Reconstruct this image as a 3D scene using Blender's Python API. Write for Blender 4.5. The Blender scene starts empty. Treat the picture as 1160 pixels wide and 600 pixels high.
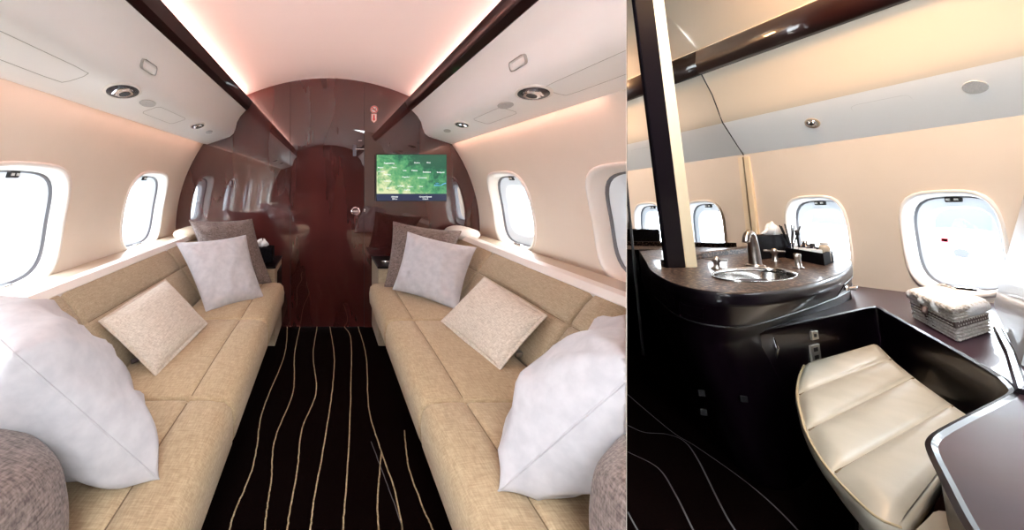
import bpy, bmesh, math, random
from mathutils import Vector, Matrix, noise
random.seed(7)
C = bpy.context.scene.collection
PI = math.pi
I4 = Matrix.Identity(4)

# ---------------------------------------------------------------- frames
# World: x right, y forward along the lounge, z up, floor z = 0 (metres).
# The lavatory lounge has its own frame: a = across (0 at the outer wall), b = along
# (0 at the mirror, negative towards the viewer), c = up.
_d = Vector((-.0625, 1, -.0925)).normalized()
_u = _d.cross(Vector((0, 0, 1))).normalized()
_n = _u.cross(_d)
FR = Matrix(((_u.x, _d.x, _n.x, 2.95), (_u.y, _d.y, _n.y, 2.36), (_u.z, _d.z, _n.z, 0), (0, 0, 0, 1)))
def uv(p): return (p[0], -p[1])             # plan point given as (across, distance from the mirror)
PART_X = .85                                # the added partition between the two cabins runs along x = .85 y

# ---------------------------------------------------------------- materials
def mat(name, col, rough=.5, metal=0, coat=0, coat_r=.03, spec=.5, emis=None, es=1, sheen=0, cior=1.5):
    m = bpy.data.materials.new(name); m.use_nodes = True
    b = m.node_tree.nodes['Principled BSDF']
    b.inputs['Base Color'].default_value = (*col, 1)
    b.inputs['Roughness'].default_value = rough
    b.inputs['Metallic'].default_value = metal
    b.inputs['Coat Weight'].default_value = coat
    b.inputs['Coat Roughness'].default_value = coat_r; b.inputs['Coat IOR'].default_value = cior
    b.inputs['Specular IOR Level'].default_value = spec
    b.inputs['Sheen Weight'].default_value = sheen
    if emis:
        b.inputs['Emission Color'].default_value = (*emis, 1); b.inputs['Emission Strength'].default_value = es
    return m
def nd(m, t, **k):
    n = m.node_tree.nodes.new(t)
    for a, v in k.items(): setattr(n, a, v)
    return n
def lk(m, a, b): m.node_tree.links.new(a, b)
def noise_col(m, c1, c2, scale=20, stretch=(1, 1, 1), detail=4, lo=.35, hi=.65, bump=0, bdist=.001):
    b = m.node_tree.nodes['Principled BSDF']
    tc = nd(m, 'ShaderNodeTexCoord'); mp = nd(m, 'ShaderNodeMapping'); mp.inputs['Scale'].default_value = stretch
    nz = nd(m, 'ShaderNodeTexNoise'); nz.inputs['Scale'].default_value = scale; nz.inputs['Detail'].default_value = detail
    cr = nd(m, 'ShaderNodeValToRGB')
    cr.color_ramp.elements[0].position = lo; cr.color_ramp.elements[0].color = (*c1, 1)
    cr.color_ramp.elements[1].position = hi; cr.color_ramp.elements[1].color = (*c2, 1)
    lk(m, tc.outputs['Object'], mp.inputs[0]); lk(m, mp.outputs[0], nz.inputs['Vector'])
    lk(m, nz.outputs['Fac'], cr.inputs[0]); lk(m, cr.outputs[0], b.inputs['Base Color'])
    if bump:
        bp = nd(m, 'ShaderNodeBump'); bp.inputs['Strength'].default_value = bump; bp.inputs['Distance'].default_value = bdist
        lk(m, nz.outputs['Fac'], bp.inputs['Height']); lk(m, bp.outputs[0], b.inputs['Normal'])
    return m
def weave(name, c1, c2, scale=260, rough=.85, bump=.35):
    m = mat(name, c1, rough, sheen=.15)
    b = m.node_tree.nodes['Principled BSDF']
    tc = nd(m, 'ShaderNodeTexCoord')
    outs = []
    for k, st in enumerate(((1, .12, 1), (.12, 1, .5))):
        mp = nd(m, 'ShaderNodeMapping'); mp.inputs['Scale'].default_value = st
        nz = nd(m, 'ShaderNodeTexNoise'); nz.inputs['Scale'].default_value = scale; nz.inputs['Detail'].default_value = 2
        lk(m, tc.outputs['Object'], mp.inputs[0]); lk(m, mp.outputs[0], nz.inputs['Vector']); outs.append(nz.outputs['Fac'])
    ad = nd(m, 'ShaderNodeMath', operation='ADD'); lk(m, outs[0], ad.inputs[0]); lk(m, outs[1], ad.inputs[1])
    hf = nd(m, 'ShaderNodeMath', operation='MULTIPLY'); hf.inputs[1].default_value = .5; lk(m, ad.outputs[0], hf.inputs[0])
    cr = nd(m, 'ShaderNodeValToRGB')
    cr.color_ramp.elements[0].position = .36; cr.color_ramp.elements[0].color = (*c1, 1)
    cr.color_ramp.elements[1].position = .64; cr.color_ramp.elements[1].color = (*c2, 1)
    lk(m, hf.outputs[0], cr.inputs[0]); lk(m, cr.outputs[0], b.inputs['Base Color'])
    bp = nd(m, 'ShaderNodeBump'); bp.inputs['Strength'].default_value = bump; bp.inputs['Distance'].default_value = .0015
    lk(m, hf.outputs[0], bp.inputs['Height']); lk(m, bp.outputs[0], b.inputs['Normal'])
    return m

M = {}
M['wall'] = noise_col(mat('cream_wall', (.72, .64, .55), .6), (.71, .63, .54), (.75, .665, .575), 3)
M['bin'] = mat('white_bin', (.92, .93, .92), .42)
M['ceil'] = mat('ceiling_white', (.86, .82, .80), .6)
M['beige'] = weave('beige_seat_fabric', (.34, .245, .142), (.50, .385, .24), 300)
M['beige2'] = weave('beige_back_fabric', (.305, .245, .16), (.45, .365, .255), 300)
M['seam'] = mat('seam_thread', (.17, .12, .07), .9)
M['pwhite'] = noise_col(mat('white_velvet', (.6, .6, .62), .8, sheen=.2), (.45, .445, .475), (.53, .52, .545), 30, bump=.2, bdist=.002)
M['pbrown'] = weave('brown_melange', (.075, .052, .045), (.26, .20, .18), 240, bump=.5)
M['plumb'] = weave('oatmeal_weave', (.46, .40, .33), (.68, .62, .54), 260, bump=.5)
M['cordp'] = mat('pale_piping', (.66, .56, .45), .8)
M['lac'] = noise_col(mat('burgundy_lacquer', (.06, .012, .010), .5, coat=1, coat_r=.0, spec=.15, cior=1.9),
                     (.030, .0045, .004), (.085, .014, .011), 2.2, (1.2, 1, .25), 6, .3, .75)
M['lac2'] = mat('dark_plum_lacquer', (.0055, .0023, .005), .35, coat=.18, coat_r=.03, spec=.10)
M['fascia'] = mat('tan_fascia', (.72, .63, .51), .5)
M['rail'] = mat('rail_lacquer', (.012, .003, .003), .4, coat=.6, coat_r=.03, spec=.2)
M['lac3'] = mat('black_lacquer', (.005, .003, .005), .4, coat=.25, coat_r=.04, spec=.12)
M['ledge'] = noise_col(mat('plum_gloss_top', (.022, .015, .022), .35, coat=.28, coat_r=.03, spec=.08), (.025, .011, .019), (.045, .022, .034), 2.5, (1, 1, 1), 5)
M['carpet'] = noise_col(mat('black_carpet', (.004, .002, .002), 1, spec=.02), (.0025, .0012, .0012), (.0065, .0025, .002), 260, bump=.6)
M['gold'] = noise_col(mat('gold_yarn', (.5, .38, .2), .9), (.34, .24, .12), (.72, .58, .36), 220)
M['grey_yarn'] = mat('grey_yarn', (.16, .15, .16), .9)
M['chrome'] = mat('chrome', (.85, .85, .86), .12, 1)
M['nickel'] = noise_col(mat('brushed_nickel', (.45, .42, .40), .28, 1), (.38, .35, .33), (.52, .49, .47), 40)
M['steel'] = noise_col(mat('steel_bowl', (.7, .7, .7), .22, 1), (.6, .6, .6), (.8, .8, .8), 6, (1, 1, 6))
M['granite'] = noise_col(mat('speckled_granite', (.1, .06, .05), .4, coat=.08, spec=.1), (.012, .007, .006), (.30, .20, .15), 105, detail=5, lo=.52, hi=.66)
M['plastic'] = mat('white_plastic', (.82, .82, .80), .35)
M['grille'] = noise_col(mat('grey_grille', (.55, .55, .54), .6), (.42, .42, .42), (.66, .66, .64), 600)
M['gasket'] = mat('dark_gasket', (.16, .17, .19), .6)
sh_ = bpy.data.materials.new('window_shade_panel'); sh_.use_nodes = True
_t = sh_.node_tree; _p = _t.nodes['Principled BSDF']; _p.inputs['Base Color'].default_value = (.42, .44, .47, 1)
_m = _t.nodes.new('ShaderNodeMixShader'); _l = _t.nodes.new('ShaderNodeBsdfTranslucent'); _l.inputs[0].default_value = (.85, .9, .95, 1); _m.inputs[0].default_value = .035
_t.links.new(_p.outputs[0], _m.inputs[1]); _t.links.new(_l.outputs[0], _m.inputs[2]); _t.links.new(_m.outputs[0], _t.nodes['Material Output'].inputs[0]); M['shade'] = sh_
M['trimw'] = mat('window_ring_white', (.86, .84, .80), .35, coat=.3)
M['sill'] = mat('sill_cream', (.50, .41, .31), .35, coat=.4)
M['sofatop'] = mat('white_leather_piping', (.78, .76, .73), .5)
M['black'] = mat('matt_black', (.01, .01, .011), .5)
M['boxleather'] = noise_col(mat('black_box_leather', (.012, .010, .015), .7, spec=.03), (.005, .0045, .006), (.011, .010, .013), 90, bump=.3)
M['paper'] = mat('tissue_paper', (.85, .85, .86), .9)
M['leather'] = noise_col(mat('cream_leather', (.50, .455, .37), .42, coat=.15, coat_r=.3), (.41, .385, .32), (.47, .44, .37), 12, bump=.08)
M['stitch'] = mat('tan_stitch', (.45, .36, .22), .8)
M['warmcream'] = mat('warm_cream_panel', (.80, .66, .46), .5)
M['mirror'] = mat('mirror_silver', (.93, .93, .93), .0, 1)
M['wicker'] = noise_col(mat('whitewashed_wicker', (.7, .66, .6), .8), (.55, .53, .50), (.88, .88, .87), 120, bump=.3)
M['towel'] = noise_col(mat('terry_towel', (.82, .85, .9), .95), (.76, .80, .86), (.90, .92, .96), 160, bump=.8, bdist=.003)
M['ribbon'] = mat('brown_ribbon', (.10, .07, .07), .6)
M['steelplate'] = mat('satin_plate', (.62, .60, .55), .35, .6)
M['red'] = mat('sign_red', (.6, .02, .03), .5)
M['silverline'] = mat('panel_gap', (.42, .41, .39), .7)
M['recess'] = mat('lamp_recess', (.10, .10, .11), .25, .8)
M['tarmac'] = noise_col(mat('tarmac', (.7, .7, .7), .9), (.62, .63, .65), (.75, .75, .76), .8)
M['hangar'] = mat('hangar_blue', (.026, .031, .033), .7)
M['hangardoor'] = mat('hangar_door_grey', (.030, .033, .034), .7)
M['hangarw'] = mat('hangar_white', (.8, .8, .8), .6)
M['bluewhite'] = mat('pale_closet_panel', (.45, .50, .56), .3, coat=.4)
gl = bpy.data.materials.new('window_glass'); gl.use_nodes = True
nt = gl.node_tree; nt.nodes.clear()
o_ = nt.nodes.new('ShaderNodeOutputMaterial'); mx = nt.nodes.new('ShaderNodeMixShader'); tr = nt.nodes.new('ShaderNodeBsdfTransparent')
gg = nt.nodes.new('ShaderNodeBsdfGlossy'); gg.inputs['Roughness'].default_value = .02; tr.inputs[0].default_value = (.96, .98, 1, 1)
mx.inputs[0].default_value = .05
nt.links.new(tr.outputs[0], mx.inputs[1]); nt.links.new(gg.outputs[0], mx.inputs[2]); nt.links.new(mx.outputs[0], o_.inputs[0])
M['glass'] = gl
bg_ = bpy.data.materials.new('tinted_bottle'); bg_.use_nodes = True
bb = bg_.node_tree.nodes['Principled BSDF']; bb.inputs['Base Color'].default_value = (.01, .012, .03, 1); bb.inputs['Roughness'].default_value = .08; bb.inputs['Coat Weight'].default_value = 1
M['bottle'] = bg_

# ---------------------------------------------------------------- object helpers
def link(name, me, m, parent=None, mw=None, smooth=False):
    o = bpy.data.objects.new(name, me)
    for mm in (m if isinstance(m, (list, tuple)) else [m]): me.materials.append(M[mm] if isinstance(mm, str) else mm)
    if smooth:
        for p in me.polygons: p.use_smooth = True
    C.objects.link(o)
    if parent is not None: o.parent = parent
    elif mw is not None: o.matrix_world = mw
    return o
def obj(name, bm, m, parent=None, mw=None, smooth=False, recalc=True):
    if recalc: bmesh.ops.recalc_face_normals(bm, faces=bm.faces)
    me = bpy.data.meshes.new(name); bm.to_mesh(me); bm.free()
    return link(name, me, m, parent, mw, smooth)
def tag(o, label=None, cat=None, group=None, kind=None):
    if label: o['label'] = label
    if cat: o['category'] = cat
    if group: o['group'] = group
    if kind: o['kind'] = kind
    return o
def thing(name, label, cat, loc=(0, 0, 0), rotz=0, group=None, frame=I4):
    o = bpy.data.objects.new(name, None); C.objects.link(o)
    o.empty_display_size = .05
    o.matrix_world = frame @ Matrix.Translation(loc) @ Matrix.Rotation(rotz, 4, 'Z')
    return tag(o, label, cat, group)
def struct(name, bm, m, frame=I4, smooth=False, recalc=False):
    return tag(obj(name, bm, m, None, frame, smooth, recalc), kind='structure')
def copy_tree(o, parent=None):
    c = o.copy(); C.objects.link(c)
    if parent is not None: c.parent = parent
    for ch in list(o.children): copy_tree(ch, c)
    return c

# ---------------------------------------------------------------- mesh helpers
def BM(): return bmesh.new()
def add_box(bm, lo, hi, bev=0, seg=2, mw=None):
    r = bmesh.ops.create_cube(bm, size=1)
    vs = r['verts']
    for v in vs:
        v.co = Vector(((lo[i] + hi[i]) / 2 + v.co[i] * (hi[i] - lo[i]) for i in range(3)))
    if bev:
        es = list({e for v in vs for e in v.link_edges})
        r2 = bmesh.ops.bevel(bm, geom=es, offset=bev, segments=seg, profile=.5, affect='EDGES')
        vs = list({v for f in r2['faces'] for v in f.verts} | {v for v in vs if v.is_valid})
    if mw is not None:
        bmesh.ops.transform(bm, matrix=mw, verts=[v for v in vs if v.is_valid])
    return bm
def box(lo, hi, bev=0, seg=2, mw=None): return add_box(BM(), lo, hi, bev, seg, mw)
def add_prism(bm, pts, z0, z1, mi=0, top_inset=0):
    n = len(pts)
    a = [bm.verts.new((p[0], p[1], z0)) for p in pts]
    b = [bm.verts.new((p[0], p[1], z1)) for p in pts]
    for i in range(n):
        f = bm.faces.new((a[i], a[(i + 1) % n], b[(i + 1) % n], b[i])); f.material_index = mi
    f = bm.faces.new(b); f.material_index = mi
    f = bm.faces.new(a[::-1]); f.material_index = mi
    return bm
def prism(pts, z0, z1): return add_prism(BM(), pts, z0, z1)
def add_loft(bm, rings, cap=True, closed=True, mi=0):
    rs = [[bm.verts.new(p) for p in r] for r in rings]
    n = len(rs[0])
    for a, b in zip(rs, rs[1:]):
        for i in range(n if closed else n - 1):
            f = bm.faces.new((a[i], a[(i + 1) % n], b[(i + 1) % n], b[i])); f.material_index = mi
    if cap and closed:
        for r in (rs[0], rs[-1][::-1]):
            f = bm.faces.new(r); f.material_index = mi
    return bm
def add_tube(bm, path, rad, seg=8, cap=True, mi=0):
    P = [Vector(p) for p in path]; rings = []
    up = Vector((0, 0, 1))
    t0 = (P[1] - P[0]).normalized()
    if abs(t0.dot(up)) > .9: up = Vector((1, 0, 0))
    x = t0.cross(up).normalized()
    for i, p in enumerate(P):
        t = (P[min(i + 1, len(P) - 1)] - P[max(i - 1, 0)]).normalized()
        x = (x - t * x.dot(t)).normalized(); y = t.cross(x)
        r = rad[i] if isinstance(rad, (list, tuple)) else rad
        rings.append([p + x * (r * math.cos(2 * PI * k / seg)) + y * (r * math.sin(2 * PI * k / seg)) for k in range(seg)])
    return add_loft(bm, rings, cap, mi=mi)
def add_lathe(bm, prof, seg=24, c=(0, 0, 0), mi=0, sx=1, sy=1):
    rings = [[(c[0] + r * sx * math.cos(2 * PI * k / seg), c[1] + r * sy * math.sin(2 * PI * k / seg), c[2] + z) for k in range(seg)] for r, z in prof]
    return add_loft(bm, rings, True, mi=mi)
def smoothpoly(pts, n=4, closed=True):
    """Chaikin corner cutting."""
    for _ in range(n):
        q = []
        N = len(pts)
        rng = range(N) if closed else range(N - 1)
        if not closed: q.append(pts[0])
        for i in rng:
            a, b = pts[i], pts[(i + 1) % N]
            q.append(tuple(.75 * a[k] + .25 * b[k] for k in range(len(a)))); q.append(tuple(.25 * a[k] + .75 * b[k] for k in range(len(a))))
        if not closed: q.append(pts[-1])
        pts = q
    return pts
def catmull(pts, n=6):
    P = [Vector(p) for p in pts]; P = [2 * P[0] - P[1]] + P + [2 * P[-1] - P[-2]]
    out = []
    for i in range(1, len(P) - 2):
        for k in range(n):
            t = k / n; a, b, c, d = P[i - 1:i + 3]
            out.append(.5 * ((2 * b) + (c - a) * t + (2 * a - 5 * b + 4 * c - d) * t * t + (3 * b - a - 3 * c + d) * t ** 3))
    out.append(P[-2]); return out
def clip_bm(bm, keep_left, gap=.0007):
    """Cut a mesh flush with the partition between the two cabins."""
    nrm = Vector((1, -PART_X, 0)).normalized()
    co = nrm * (-gap if keep_left else gap)
    r = bmesh.ops.bisect_plane(bm, geom=bm.verts[:] + bm.edges[:] + bm.faces[:], dist=1e-5, plane_co=co, plane_no=nrm,
                               clear_outer=keep_left, clear_inner=not keep_left)
    es = [e for e in r['geom_cut'] if isinstance(e, bmesh.types.BMEdge) and e.is_valid and len(e.link_faces) < 2]
    try: bmesh.ops.holes_fill(bm, edges=es, sides=0)
    except Exception: pass
    return bm
def bend(bm, fn):
    for v in bm.verts: v.co = Vector(fn(v.co))
    return bm
def ribbon(bm, pts, w, z, mi=0, th=.0015, fr=None):
    P = [Vector((p[0], p[1], 0)) for p in pts]
    L, R = [], []
    for i, p in enumerate(P):
        t = (P[min(i + 1, len(P) - 1)] - P[max(i - 1, 0)]).normalized(); s = Vector((-t.y, t.x, 0)) * w / 2
        L.append(bm.verts.new((p.x + s.x, p.y + s.y, z))); R.append(bm.verts.new((p.x - s.x, p.y - s.y, z)))
    for i in range(len(P) - 1):
        f = bm.faces.new((R[i], R[i + 1], L[i + 1], L[i])); f.material_index = mi
    return bm

# ================================================================ LOUNGE (left cabin)
YB, Y0, Y1 = 2.76, -2.0, .45          # bulkhead, rear wall, start of the partition
R, ZC = 1.18, .75
def shell_x(z, s=1): return (math.sqrt(max(R * R - (z - ZC) ** 2, .01))) + (.015 if s > 0 else -.0)
def wall_fn(side):
    def f(y, z, dep=0):
        r = R + dep
        x = math.sqrt(max(r * r - (z - ZC) ** 2, .001))
        k = 1 if side < 0 else 1.015
        return Vector((side * x * k, y, z))
    return f
def super_pt(cx, cy, hw, hh, ang, m=3.6):
    c, s = math.cos(ang), math.sin(ang)
    r = (abs(c / hw) ** m + abs(s / hh) ** m) ** (-1 / m)
    return (cx + r * c, cy + r * s)
def rect_pt(cx, cy, x0, x1, y0, y1, ang):
    c, s = math.cos(ang), math.sin(ang); t = 1e9
    if c > 1e-9: t = min(t, (x1 - cx) / c)
    if c < -1e-9: t = min(t, (x0 - cx) / c)
    if s > 1e-9: t = min(t, (y1 - cy) / s)
    if s < -1e-9: t = min(t, (y0 - cy) / s)
    return (cx + t * c, cy + t * s)
def tile_with_hole(bm, s0, s1, t0, t1, hole, fn, n=64, lay=5):
    cx, cy, hw, hh = hole
    angs = sorted(set([2 * PI * k / n for k in range(n)] + [math.atan2(y - cy, x - cx) % (2 * PI) for x in (s0, s1) for y in (t0, t1)]))
    rings = []
    for l in range(lay + 1):
        q = l / lay; r = []
        for a in angs:
            p = super_pt(cx, cy, hw, hh, a); e = rect_pt(cx, cy, s0, s1, t0, t1, a)
            r.append(bm.verts.new(fn(p[0] + (e[0] - p[0]) * q, p[1] + (e[1] - p[1]) * q)))
        rings.append(r)
    N = len(angs)
    for a, b in zip(rings, rings[1:]):
        for i in range(N): bm.faces.new((a[i], b[i], b[(i + 1) % N], a[(i + 1) % N]))
def grid(bm, s0, s1, t0, t1, fn, ns=2, ntt=12):
    V = [[bm.verts.new(fn(s0 + (s1 - s0) * i / ns, t0 + (t1 - t0) * j / ntt)) for j in range(ntt + 1)] for i in range(ns + 1)]
    for i in range(ns):
        for j in range(ntt): bm.faces.new((V[i][j], V[i + 1][j], V[i + 1][j + 1], V[i][j + 1]))
def window(name, hole, fn, frame, cut=None, shade_sc=.66, latch=True):
    """ring, deep reveal, gasket, shade panel with a smaller opening, pane, latch plate; hangs in its wall"""
    cx, cy, hw, hh = hole
    ring = lambda k, dep, n=56: [fn(*super_pt(cx, cy, hw * k if k > .9 else hw - (1 - k) * hw, hh * k, 2 * PI * i / n), dep) for i in range(n)]
    def prep(bm): return clip_bm(bm, True) if cut else bm
    bm = BM(); add_loft(bm, [ring(1.07, .001), ring(1.06, -.009), ring(1.02, -.010), ring(.985, -.003), ring(.95, .018), ring(.93, .045)], cap=False)
    root = tag(obj(name, prep(bm), 'trimw', None, frame, True), kind='structure')
    bm = BM(); add_loft(bm, [ring(.93, .045), ring(.905, .046), ring(.902, .056)], cap=False)
    obj('gasket', prep(bm), 'gasket', root, smooth=True)
    bm = BM(); add_loft(bm, [ring(.902, .056), ring(shade_sc + .03, .058), ring(shade_sc, .066), ring(shade_sc - .01, .10)], cap=False)
    obj('shade_panel', prep(bm), 'shade', root, smooth=True)
    bm = BM(); r = [bm.verts.new(p) for p in ring(shade_sc + .01, .085)]; bm.faces.new(r)
    obj('window_pane', prep(bm), 'glass', root)
    if latch:
        for nm, tt, mm, hw2, hh2 in (('shade_catch', cy + hh * .87, 'black', .022, .013), ('lower_latch', cy - hh * .93, 'chrome', .04, .008)):
            bm = BM()
            fn_ = lambda v: fn(v[0], v[1], v[2])
            add_box(bm, (cx - hw2, tt - hh2, .018 if nm[0] == 'l' else .044), (cx + hw2, tt + hh2, .045 if nm[0] == 'l' else .06), .004)
            if nm[0] == 's':
                pass
            bend(bm, fn_)
            q = obj(nm, prep(bm), mm, root)
            if nm[0] == 's':
                for dx in (-.011, .011):
                    b2 = box((cx + dx - .005, tt - .005, .040), (cx + dx + .005, tt + .005, .045)); bend(b2, fn_)
                    obj('catch_button', prep(b2), 'plastic', q)
    return root

WZ, WHH, WHW = .95, .235, .235
for side, nm in ((-1, 'left'), (1, 'right')):
    fn = wall_fn(side); sx = side
    zt = 1.435
    wins = [(y, WZ, WHW, WHH) for y in (-1.55, -.60, .36, 1.31, 2.255)]
    if side > 0:
        bmA, bmB = BM(), BM()
        grid(bmA, Y0, -.12, .30, .60, lambda s, t: fn(s, t), 3, 4); grid(bmA, -.12, Y1, .30, zt, lambda s, t: fn(s, t), 3)
        tile_with_hole(bmA, Y0, -1.075, .60, zt, wins[0], lambda s, t: fn(s, t)); tile_with_hole(bmA, -1.075, -.12, .60, zt, wins[1], lambda s, t: fn(s, t))
        for k in (3, 4):
            y = wins[k][0]; tile_with_hole(bmB, y - (.40 if k == 3 else .4725), y + (.4725 if k == 3 else .505), .60, zt, wins[k], lambda s, t: fn(s, t))
        y0_, y1_ = wins[3][0] - .40, wins[4][0] + .505
        grid(bmB, y0_, y1_, .30, .60, lambda s, t: fn(s, t), 3, 4)
        clip_bm(bmB, True)
        me = bpy.data.meshes.new('w'); bmB.to_mesh(me); bmA.from_mesh(me); bmB.free()
        w = struct('wall_right', bmA, 'wall', smooth=True)
        usew = wins[:2] + wins[3:]
    else:
        bm = BM()
        ys = [Y0, -1.075, -.12, .835, 1.7825, YB]
        for k in range(5):
            tile_with_hole(bm, ys[k], ys[k + 1], .60, zt, wins[k], lambda s, t: fn(s, t))
        grid(bm, Y0, YB, .30, .60, lambda s, t: fn(s, t), 3, 4)
        w = struct('wall_left', bm, 'wall', smooth=True)
        usew = wins
    for i, h in enumerate(usew):
        window('window_%d' % (i + (1 if side < 0 else 6)), h, fn, I4, cut=side > 0 and h[0] > .5)

# ceiling bins: profile across (|x|, z), lower face to rail
def bin_prof(side):
    k = 1 if side < 0 else 1.055
    P = [(.932, 1.428), (.86, 1.452), (.80, 1.472), (.755, 1.488), (.728, 1.512), (.712, 1.55), (.700, 1.60), (.675, 1.645), (.640, 1.685), (.622, 1.700)]
    return [(x * k, z) for x, z in P]
def sweep_open(prof, side, ya, yb, ns=6):
    bm = BM()
    V = [[bm.verts.new((side * x, ya + (yb - ya) * i / ns, z)) for x, z in prof] for i in range(ns + 1)]
    for i in range(ns):
        for j in range(len(prof) - 1): bm.faces.new((V[i][j], V[i][j + 1], V[i + 1][j + 1], V[i + 1][j]))
    return bm
def seg_join(make, side):
    if side < 0: return make(Y0, YB)
    a = make(Y0, Y1); b = make(Y1, YB); clip_bm(b, True)
    me = bpy.data.meshes.new('s'); b.to_mesh(me); a.from_mesh(me); b.free()
    return a
def clipped(o_bm, side): return clip_bm(o_bm, True) if side > 0 else o_bm
for side, nm in ((-1, 'left'), (1, 'right')):
    k = 1 if side < 0 else 1.055
    pr = [(x, z) for x, z in bin_prof(side)]
    # solid bin: visible face plus hidden back so that no light leaks through
    def mk(ya, yb):
        bm = BM()
        loop = pr + [(.64 * k, 1.76), (1.0 * k, 1.78), (1.02 * k, 1.44)]
        rings = [[(side * x, y, z) for x, z in loop] for y in (ya, (ya + yb) / 2, yb)]
        return add_loft(bm, rings, True)
    b = tag(obj('trim_%d' % (1 if side < 0 else 2), seg_join(mk, side), 'bin', None, None, False), kind='structure')
    b.name = 'overhead_bin'
    for kk in ('kind',): del b[kk]
    tag(b, 'long white overhead bin panel above the %s sofa, with reading lights' % ('left' if side < 0 else 'right'), 'overhead bin', 'white overhead bins along the lounge')
    # smooth only the curved front
    for p in b.data.polygons: p.use_smooth = abs(p.normal.y) < .5
    md = b.modifiers.new('edge', 'EDGE_SPLIT'); md.split_angle = math.radians(35)
    # details on the bin
    s = side
    def face_frame(x, y):
        """frame on the lower face at |x|, y: local x along the cabin, y across, z out of the face"""
        P = bin_prof(side)
        for (x0, z0), (x1, z1) in zip(P, P[1:]):
            if x1 <= x <= x0: break
        t = (x - x0) / (x1 - x0); z = z0 + (z1 - z0) * t
        T = Vector((s * (x1 - x0), 0, z1 - z0)).normalized(); Y = Vector((0, 1, 0))
        N = T.cross(Y)
        if N.z > 0: N = -N
        Yv = N.cross(Vector((0, 1, 0)))
        m = Matrix((Y, Yv, N)).transposed().to_4x4(); m.translation = Vector((s * x, y, z)); return m
    items = [('L', 1.36, .785, 1.35), ('O', 1.56, .79, 1), ('D', 1.80, .82, 1), ('L', 2.16, .79, 1.0), ('O', 2.40, .80, .8), ('T', 1.39, .705, 1), ('D2', .92, .82, 1),
             ('L', .1, .785, 1.0), ('L', -.6, .785, 1.0)]
    if side > 0:
        items = [('L', 1.40, .82, 1.35), ('O', 1.62, .82, 1), ('D', 1.82, .86, 1), ('L', 2.14, .82, 1.0), ('O', 2.40, .82, .8), ('T', 1.36, .742, 1), ('D2', 1.10, .86, 1)]
    for typ, y, x, sc in items:
        fm = face_frame(x * 1.0, y)
        if typ == 'L':
            bm = BM(); add_lathe(bm, [(.060 * sc, -.002), (.060 * sc, .003), (.054 * sc, .006), (.050 * sc, .004)], 28, sx=1.12, sy=.72)
            bend(bm, lambda v: fm @ v); clipped(bm, side)
            o = obj('reading_light_bezel', bm, 'trimw', b, smooth=True)
            bm = BM(); add_lathe(bm, [(.051 * sc, .0045), (.046 * sc, .001), (0, .0005)], 28, sx=1.12, sy=.72); bend(bm, lambda v: fm @ v); clipped(bm, side); obj('lamp_recess', bm, 'recess', o, smooth=True)
            bm = BM()
            add_lathe(bm, [(.0, .012), (.026 * sc, .012), (.030 * sc, .004), (.030 * sc, -.010), (0, -.012)], 16, (.006, 0, 0), sx=1, sy=.8)
            for q in range(5):
                a = q * 1.25
                add_box(bm, (-.005, -.014 * sc, -.004), (.005, .014 * sc, .010), .002, 1, Matrix.Translation((.030 * sc * math.cos(a), .018 * sc * math.sin(a), 0)) @ Matrix.Rotation(a, 4, 'Z'))
            bend(bm, lambda v: fm @ v); clipped(bm, side)
            obj('gimbal_lamp', bm, 'chrome', o)
            bm = BM(); add_lathe(bm, [(0, .0135), (.015 * sc, .0135), (.015 * sc, .012), (0, .012)], 14, (.006, 0, 0))
            bend(bm, lambda v: fm @ v); clipped(bm, side); obj('lens', bm, 'black', o)
        elif typ == 'O':
            bm = BM(); add_lathe(bm, [(0, .004), (.040 * sc, .004), (.044 * sc, 0), (.044 * sc, -.003), (0, -.003)], 28, sx=1.25, sy=.62)
            bend(bm, lambda v: fm @ v); clipped(bm, side); obj('speaker_grille', bm, 'grille', b)
        elif typ == 'T':
            bm = box((-.05, -.016, -.002), (.05, .016, .004), .012, 4)
            bend(bm, lambda v: fm @ v); clipped(bm, side); obj('indicator_lens', bm, 'plastic', b)
            bm = box((-.054, -.020, -.002), (.054, .020, .002), .014, 4)
            bend(bm, lambda v: fm @ v); clipped(bm, side); obj('lens_surround', bm, 'silverline', b)
        else:
            hx, hy = (.16, .045) if typ == 'D' else (.24, .05)
            bm = BM()
            pts = [super_pt(0, 0, hx, hy, 2 * PI * i / 64, 12) for i in range(65)]
            add_tube(bm, [(p[0], p[1], .0002) for p in pts], .0010, 4, False)
            bend(bm, lambda v: fm @ v); clipped(bm, side); obj('access_door_gap', bm, 'silverline', b)
    # dark lacquer rail
    kx = k
    def mkr(ya, yb):
        loop = [(.625 * kx, 1.692), (.600 * kx, 1.715), (.582 * kx, 1.765), (.592 * kx, 1.775), (.640 * kx, 1.735), (.645 * kx, 1.70)]
        return add_loft(BM(), [[(side * x, y, z) for x, z in loop] for y in (ya, yb)], True)
    r_ = obj('trim_%d' % (1 if side < 0 else 2), seg_join(mkr, side), 'rail', smooth=False)
    tag(r_, kind='structure')

# ceiling vault
def ceil_z(x): return 1.945 - .34 * x * x
def mkc(ya, yb):
    bm = BM(); n = 24; xs = [-.78 + 1.60 * i / n for i in range(n + 1)]
    V = [[bm.verts.new((x, y, ceil_z(x))) for x in xs] for y in (ya, (ya + yb) / 2, yb)]
    for i in range(2):
        for j in range(n): bm.faces.new((V[i][j], V[i + 1][j], V[i + 1][j + 1], V[i][j + 1]))
    return bm
struct('ceiling', seg_join(mkc, 1), 'ceil', smooth=True)

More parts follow.
